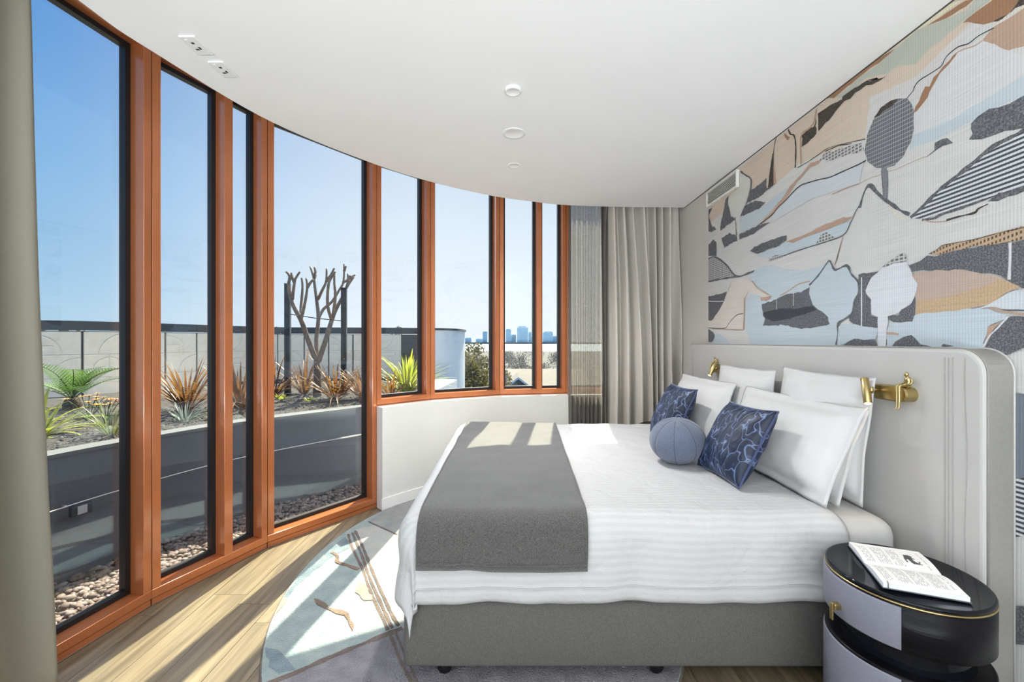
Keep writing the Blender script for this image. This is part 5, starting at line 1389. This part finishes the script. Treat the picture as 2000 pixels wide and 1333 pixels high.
# cycad with feathered fronds
cyc = thing('cycad', 'dark green cycad with feathery fronds in the first window pane', 'plant', (-4.45, 4.25, 0.70))
def frond_mesh(L0):
    v, f = [], []
    bend = 1.25; n = 22; path = []
    for k in range(n + 1):
        s = k / n; a = bend * s; path.append(Vector((L0 * (1 - math.cos(a)) / bend, 0, L0 * math.sin(a) / bend)))
    tube_geo([tuple(p) for p in path], [0.006 * (1 - 0.7 * k / n) for k in range(n + 1)], 4, False, v, f)
    for k in range(3, n + 1):
        s = k / n; ll = 0.16 * math.sin(PI * min(1, 0.25 + 0.72 * s)); p = path[k]; t = (path[k] - path[k - 1]).normalized()
        for sg in (-1, 1):
            d = (Vector((0, sg, 0)) * 0.86 + t * 0.55 + Vector((0, 0, 0.15))).normalized(); w = t * 0.0055; b = len(v)
            v += [tuple(p - w), tuple(p + w), tuple(p + d * ll * 0.6 + w * 1.1), tuple(p + d * ll), tuple(p + d * ll * 0.6 - w * 1.1)]
            f += [(b, b + 1, b + 2, b + 4), (b + 4, b + 2, b + 3)]
    me = bpy.data.meshes.new('frond'); me.from_pydata(v, [], f); me.materials.append(FERN); me.update(); return me
fm = [frond_mesh(0.62), frond_mesh(0.5)]
for k in range(13):
    o = bpy.data.objects.new('frond', fm[k % 2]); link(o, cyc); o.rotation_euler = (random.uniform(-0.2, 0.2), random.uniform(0.15, 0.95), k * 2 * PI / 13 + random.uniform(-0.2, 0.2)); o.location = (0, 0, 0.10)
lathe('stem', [(0.07, 0.0), (0.075, 0.06), (0.05, 0.12), (0.0, 0.14)], mat('cycad_stem', (0.10, 0.07, 0.04, 1), 0.9, noise_scale=30, var=0.4), cyc, 14)
# kangaroo-paw like orange flowers
PETAL = mat('orange_petal', (0.75, 0.22, 0.03, 1), 0.5, noise_scale=6, col2=(0.9, 0.5, 0.05, 1)); PINKP = mat('red_petal', (0.42, 0.06, 0.07, 1), 0.5, noise_scale=6, var=0.3)
def flower_plant(x, y, label, petal):
    t = thing('flowering_plant', label, 'plant', (x, y, 0.70), random.random() * 6, 'orange flowers under the cycad')
    lm = leaf_mesh('leaf', 0.16, 0.022, 1.1, FERN)
    for k in range(14):
        o = bpy.data.objects.new('leaf', lm); link(o, t); o.rotation_euler = (0, 0.4 + random.random() * 0.8, random.random() * 6.28)
    for k in range(9):
        a = random.random() * 6.28; r = 0.13 * random.random() + 0.02; h = 0.14 + 0.07 * random.random()
        tp = Vector((r * math.cos(a), r * math.sin(a), h))
        st = tube('stem', [(0, 0, 0), (tp.x * 0.6, tp.y * 0.6, h * 0.7), tuple(tp)], 0.003, FERN, t, 4)
        v, f = [], []
        for q in range(7):
            b = q * 2 * PI / 7; d = Vector((math.cos(b), math.sin(b), 0.45)) * 0.028; e_ = Vector((-math.sin(b), math.cos(b), 0)) * 0.010; i0 = len(v)
            v += [tuple(tp), tuple(tp + d * 0.6 + e_), tuple(tp + d), tuple(tp + d * 0.6 - e_)]; f.append((i0, i0 + 1, i0 + 2, i0 + 3))
        obj('blossom', v, f, petal, t)
    return t
flower_plant(-3.78, 3.75, 'low plant with orange blossoms under the cycad', PETAL)
flower_plant(-3.50, 3.62, 'low plant with orange blossoms right of the cycad', PETAL)
flower_plant(-3.62, 3.95, 'low plant with dark red blossoms under the cycad', PINKP)

# small green groundcover rosettes under the bare tree
for (x, y, l) in ((-2.72, 4.95, 'left of the trunk'), (-2.35, 4.85, 'in front of the trunk'), (-2.2, 5.3, 'right behind the trunk')):
    clump('groundcover', x, y, 0.10, 26, LIME, 1.4, 'tiny bright green groundcover tuft ' + l, 'plant', 0.026, 'groundcover tufts')

# bare frangipani tree tied between two stakes
BARK = mat('grey_brown_bark', (0.20, 0.155, 0.12, 1), 0.8, noise_scale=25, var=0.3, bump=0.3, bump_scale=60)
TY = 5.30
def tp(px, py, dy=0.0):
    y = TY + dy
    return Vector(((px - 1000) * y / 820.0, y, EYE + (666.5 - py) * y / 820.0))
tr = thing('bare_tree', 'leafless forked frangipani tree tied between two dark stakes', 'tree', tp(619, 776))
o_ = Vector(tr.location)
def br(name, pts, r0, r1):
    P = catmull([Vector(p) - o_ for p in pts], 3); n = len(P)
    tube(name, [tuple(p) for p in P], [r0 + (r1 - r0) * k / (n - 1) for k in range(n)], BARK, tr, 8)
br('trunk', [tp(619, 780), tp(620, 740), tp(619, 706)], 0.055, 0.040)
br('branch', [tp(619, 708), tp(602, 665, -.1), tp(588, 626, -.2), tp(571, 593, -.25), tp(564, 559, -.25), tp(566, 541, -.25), tp(559, 531, -.25)], 0.035, 0.013)
br('branch', [tp(620, 708), tp(618, 665, .1), tp(622, 624, .2), tp(619, 590, .2), tp(615, 560, .25), tp(612, 540, .25), tp(606, 521, .3)], 0.032, 0.013)
br('branch', [tp(622, 706), tp(636, 665), tp(648, 626), tp(656, 605, .1), tp(668, 582, .15), tp(677, 562, .2), tp(691, 541, .2)], 0.035, 0.013)
for P_ in ([tp(588, 626, -.2), tp(588, 600, -.1), tp(591, 562, 0), tp(589, 543, 0)], [tp(587, 628, -.2), tp(594, 600, -.3), tp(600, 564, -.35), tp(598, 544, -.35)],
           [tp(600, 562, -.35), tp(606, 553, -.35), tp(612, 546, -.35)], [tp(571, 585, -.25), tp(574, 560, -.3), tp(577, 545, -.3), tp(586, 531, -.3)], [tp(575, 552, -.3), tp(570, 540, -.3), tp(569, 533, -.3)],
           [tp(613, 540, .25), tp(616, 532, .2), tp(614, 522, .2)], [tp(613, 545, .25), tp(618, 536, .3)], [tp(622, 622, .2), tp(632, 604, .3), tp(648, 590, .3), tp(662, 568, .35), tp(671, 550, .35), tp(672, 516, .35)],
           [tp(670, 552, .35), tp(680, 546, .4), tp(684, 538, .4)], [tp(680, 546, .4), tp(694, 537, .4)], [tp(621, 585, .2), tp(630, 566, .1), tp(637, 550, .1), tp(638, 525, .1)], [tp(637, 550, .1), tp(646, 538, .1), tp(653, 524, .1)],
           [tp(648, 626), tp(640, 598, -.2), tp(641, 560, -.25), tp(646, 545, -.25), tp(655, 531, -.25)], [tp(650, 620), tp(655, 580, -.1), tp(653, 555, -.1), tp(653, 533, -.1)], [tp(677, 562, .2), tp(680, 548, .2), tp(679, 535, .2)],
           [tp(672, 530, .35), tp(676, 520, .35)], [tp(566, 545, -.25), tp(572, 536, -.2)]):
    br('twig', P_, 0.021, 0.011)
STK = mat('dark_stake', (0.02, 0.026, 0.034, 1), 0.6, noise_scale=20, var=0.3)
for px, top, lab in ((562, 556, 'tall dark timber stake left of the bare tree'), (672, 564, 'tall dark timber stake right of the bare tree')):
    p = tp(px, top, 0.1); s = thing('tree_stake', lab, 'stake', (p.x, p.y, 0.66), 0.2)
    box('post', -0.034, 0.034, -0.034, 0.034, 0, p.z - 0.66, STK, s, 0.006, 2)
    box('cap', -0.036, 0.036, -0.036, 0.036, p.z - 0.66, p.z - 0.65, STK, s, 0.003, 1)
a_, b2 = tp(566, 614, .1), tp(668, 627, .1); mid = (a_ + b2) / 2 - Vector((0, 0, 0.01))
tag(tube('tree_tie', [tuple(a_), tuple(mid), tuple(b2)], 0.006, STK), 'dark rope tie strung between the two tree stakes', 'rope')

# ------------------------------------------------------------------ the view beyond
GZ = -20.0
land = struct(prism('city_ground', [(-2000, 20), (2000, 20), (2000, 860), (-2000, 900)], GZ - 1, GZ, mat('suburb_ground', (0.045, 0.043, 0.036, 1), 0.9, noise_scale=0.05, var=0.5)))
struct(prism('river', [(-6000, 700), (6000, 700), (6000, 7000), (-6000, 7000)], GZ - 2, GZ - 0.4, mat('river_water', (0.22, 0.30, 0.36, 1), 0.5, noise_scale=0.02, var=0.1, bump=0.4, bump_scale=0.2)))
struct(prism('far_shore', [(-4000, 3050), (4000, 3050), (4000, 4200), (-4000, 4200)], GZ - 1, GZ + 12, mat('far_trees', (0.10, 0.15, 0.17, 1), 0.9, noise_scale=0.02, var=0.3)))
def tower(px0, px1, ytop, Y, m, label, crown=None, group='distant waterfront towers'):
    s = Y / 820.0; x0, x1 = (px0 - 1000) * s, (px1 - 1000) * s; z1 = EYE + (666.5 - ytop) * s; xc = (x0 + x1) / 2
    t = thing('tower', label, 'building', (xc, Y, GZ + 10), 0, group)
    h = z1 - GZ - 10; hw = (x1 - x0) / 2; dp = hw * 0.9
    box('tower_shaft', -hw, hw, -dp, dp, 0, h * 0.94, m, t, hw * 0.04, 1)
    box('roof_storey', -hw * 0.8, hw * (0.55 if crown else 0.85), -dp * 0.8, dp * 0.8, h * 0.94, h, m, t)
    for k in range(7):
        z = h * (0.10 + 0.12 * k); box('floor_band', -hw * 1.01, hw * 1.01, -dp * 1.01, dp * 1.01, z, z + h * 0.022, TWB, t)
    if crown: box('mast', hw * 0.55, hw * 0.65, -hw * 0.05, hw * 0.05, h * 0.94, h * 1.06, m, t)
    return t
TW1 = mat('tower_blue_hazed', (0.34, 0.50, 0.63, 1), 0.4, noise_scale=0.05, var=0.12); TW2 = mat('tower_pale_hazed', (0.50, 0.65, 0.76, 1), 0.4, noise_scale=0.05, var=0.1)  # distance haze is mixed into the base colours of the towers
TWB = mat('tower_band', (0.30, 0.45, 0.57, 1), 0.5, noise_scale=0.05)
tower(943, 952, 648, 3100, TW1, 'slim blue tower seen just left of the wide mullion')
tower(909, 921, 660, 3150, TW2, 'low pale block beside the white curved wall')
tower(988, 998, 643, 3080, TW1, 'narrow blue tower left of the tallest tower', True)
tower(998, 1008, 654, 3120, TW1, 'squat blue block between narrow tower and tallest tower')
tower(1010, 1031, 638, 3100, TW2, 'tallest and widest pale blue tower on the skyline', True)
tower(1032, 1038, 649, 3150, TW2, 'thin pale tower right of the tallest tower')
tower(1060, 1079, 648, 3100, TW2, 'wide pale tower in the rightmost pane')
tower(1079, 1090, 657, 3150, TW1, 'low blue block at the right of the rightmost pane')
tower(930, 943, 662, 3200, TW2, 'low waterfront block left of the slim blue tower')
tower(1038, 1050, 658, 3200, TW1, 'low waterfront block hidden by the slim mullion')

# leafy trees
def leafy(name, x, y, zb, h, rad, m, n, label, cat, group=None, trunk=True, size=0.25, shape=1.0):
    t = thing(name, label, cat, (x, y, zb), 0, group)
    v, f = [], []
    rnd = random.Random(int(x * 77 + y * 13))
    cl = [(rnd.gauss(0, 0.38) * rad, rnd.gauss(0, 0.38) * rad, h * (0.35 + 0.6 * rnd.random()), rad * rnd.uniform(0.25, 0.5)) for _ in range(22)]
    for k in range(n):
        c = cl[k % 22]; d = Vector((rnd.gauss(0, 1), rnd.gauss(0, 1), rnd.gauss(0, 1))).normalized() * c[3] * rnd.random() ** 0.35
        p = Vector((c[0], c[1], c[2])) + d; a = Vector((rnd.gauss(0, 1), rnd.gauss(0, 1), rnd.gauss(0, 1))).normalized(); b = a.orthogonal().normalized(); s = size * rnd.uniform(0.6, 1.3); i0 = len(v)
        v += [tuple(p - a * s), tuple(p + b * s * 0.5), tuple(p + a * s), tuple(p - b * s * 0.5)]; f.append((i0, i0 + 1, i0 + 2, i0 + 3))
    fo = obj('foliage', v, f, m, t)
    if trunk:
        tube('trunk', [(0, 0, 0), (0.02 * h, 0, h * 0.35), (0, 0.02 * h, h * 0.75)], [0.03 * h, 0.022 * h, 0.008 * h], BARK, t, 7)
        for k in range(5):
            c = cl[k]; tube('branch', [(0.01 * h, 0, h * 0.3), (c[0] * 0.5, c[1] * 0.5, c[2] * 0.7), (c[0], c[1], c[2])], [0.014 * h, 0.009 * h, 0.004 * h], BARK, t, 5)
    return t
YG = leafmat('autumn_leaf', (0.075, 0.075, 0.018, 1), (0.20, 0.155, 0.035, 1)); DG = leafmat('dark_conifer', (0.03, 0.06, 0.05, 1), (0.07, 0.12, 0.10, 1)); GT = leafmat('dry_grey_leaf', (0.05, 0.047, 0.042, 1), (0.12, 0.112, 0.105, 1)); RD = leafmat('rust_leaf', (0.08, 0.030, 0.022, 1), (0.15, 0.07, 0.05, 1))
leafy('leafy_tree', -3.6, 40.0, -6.5, 6.3, 2.1, YG, 2600, 'yellow-green tree right beside the white curved wall', 'tree', None, True, 0.16)
leafy('leafy_tree', -1.9, 46.0, -7.5, 6.0, 2.2, YG, 2200, 'yellow-green tree next to the wide mullion', 'tree', None, True, 0.17)
leafy('leafy_tree', -6.2, 60.0, -8.0, 9.0, 2.6, YG, 1500, 'taller olive tree behind the curved wall edge', 'tree', None, True, 0.22)
# conifer
cf_ = thing('norfolk_pine', 'dark conifer pointing above the yellow-green trees at the river', 'tree', (-12.6, 150.0, GZ))
for k in range(9):
    z = 6 + k * 1.75; r = 3.6 * (1 - k / 9.5)
    v, f = [], []
    for q in range(40):
        a = random.random() * 6.28; d = Vector((math.cos(a), math.sin(a), random.uniform(-0.1, 0.35))); e_ = Vector((-math.sin(a), math.cos(a), 0.3)) * 0.35; b = len(v)
        v += [(0, 0, z), tuple(Vector((0, 0, z)) + d * r * 0.6 + e_), tuple(Vector((0, 0, z)) + d * r), tuple(Vector((0, 0, z)) + d * r * 0.6 - e_)]; f.append((b, b + 1, b + 2, b + 3))
    obj('bough_tier', v, f, DG, cf_)
tube('trunk', [(0, 0, 0), (0, 0, 21.5)], [0.4, 0.05], BARK, cf_, 7)
for k in range(16):
    Y = random.uniform(210, 420); px = random.uniform(975, 1100); x = (px - 1000) * Y / 820
    leafy('grey_tree', x, Y, GZ, random.uniform(10, 15) * (Y / 300) ** 0.3, random.uniform(5, 8), GT, 420, 'leafless grey tree in the wood before the river', 'tree', 'grey trees before the river', k < 8, 0.5)
for k in range(5):
    Y = random.uniform(150, 170); px = 1030 + 15 * k; x = (px - 1000) * Y / 820
    leafy('rust_bush', x, Y, GZ + 4, 7.0, 3.2, RD, 420, 'rust-red bush behind the cream roof', 'bush', 'rust-red bushes behind the cream roof', False, 0.4)
# cream-roofed house and dark gable
CRM = mat('cream_roof', (0.105, 0.094, 0.080, 1), 0.8, noise_scale=0.8, var=0.06)
h1 = thing('cream_house', 'long house with a plain cream roof seen in the two right panes', 'house', (6.0, 98.0, GZ))
obj('roof', [(-9.5, 0, 9.6), (13, 0, 9.6), (13, 14, 14.0), (-9.5, 14, 14.0), (-9.5, 0, 9.2), (13, 0, 9.2), (13, 14, 13.6), (-9.5, 14, 13.6)], [(0, 1, 2, 3), (7, 6, 5, 4), (0, 4, 5, 1), (1, 5, 6, 2), (2, 6, 7, 3), (3, 7, 4, 0)], CRM, h1)
box('house_wall', -9.0, 12.5, 0.5, 13.5, 0, 9.3, DRUM, h1)
box('roof_vent', 5.2, 6.4, 6.0, 6.8, 11.2, 12.6, SLOT, h1); box('roof_vent', -0.6, 0.1, 8.0, 8.5, 11.9, 12.5, SLOT, h1)
box('chimney', -8.6, -7.6, 4.0, 5.0, 10.2, 12.2, CONC, h1)
h2 = thing('gabled_house', 'small house with a dark shingled gable and white bargeboards', 'house', (0.9, 60.0, GZ + 0.4))
GAB = mat('gable_shingle', (0.14, 0.14, 0.16, 1), 0.85, noise_scale=6, var=0.3)
obj('gable_wall', [(-2.0, 0, 14.1), (2.0, 0, 14.1), (0, 0, 15.6), (-2.0, 0.3, 14.1), (2.0, 0.3, 14.1), (0, 0.3, 15.6)], [(0, 1, 2), (5, 4, 3), (0, 3, 4, 1), (1, 4, 5, 2), (2, 5, 3, 0)], GAB, h2)
for s in (-1, 1):
    obj('roof_slope', [(0, -0.5, 15.85), (s * 2.6, -0.5, 13.9), (s * 2.6, 9, 13.9), (0, 9, 15.85), (0, -0.5, 15.7), (s * 2.6, -0.5, 13.75), (s * 2.6, 9, 13.75), (0, 9, 15.7)], [(0, 1, 2, 3), (7, 6, 5, 4), (0, 4, 5, 1), (1, 5, 6, 2), (3, 2, 6, 7), (0, 3, 7, 4)], CRM, h2)
    obj('bargeboard', [(0, -0.55, 15.9), (s * 2.65, -0.55, 13.91), (s * 2.65, -0.55, 13.6), (0, -0.55, 15.58), (0, -0.5, 15.9), (s * 2.65, -0.5, 13.91), (s * 2.65, -0.5, 13.6), (0, -0.5, 15.58)], [(0, 1, 2, 3), (4, 7, 6, 5), (0, 4, 5, 1), (3, 2, 6, 7), (1, 5, 6, 2)], WHITE, h2)
box('house_wall', -1.95, 1.95, 0.3, 8.5, 0, 14.1, DRUM, h2)
# treetops just showing over the boundary wall
for (px, Y, l) in ((85, 60, 'leftmost'), (140, 66, 'between the first two panel joints'), (540, 70, 'left of the left stake'), (775, 64, 'over the lime grass')):
    x = (px - 1000) * Y / 820
    leafy('far_treetop', x, Y, GZ + 10, 14.0, 1.9, GT, 500, 'dry treetop peeping over the boundary wall, ' + l, 'tree', 'treetops over the boundary wall', True, 0.25)
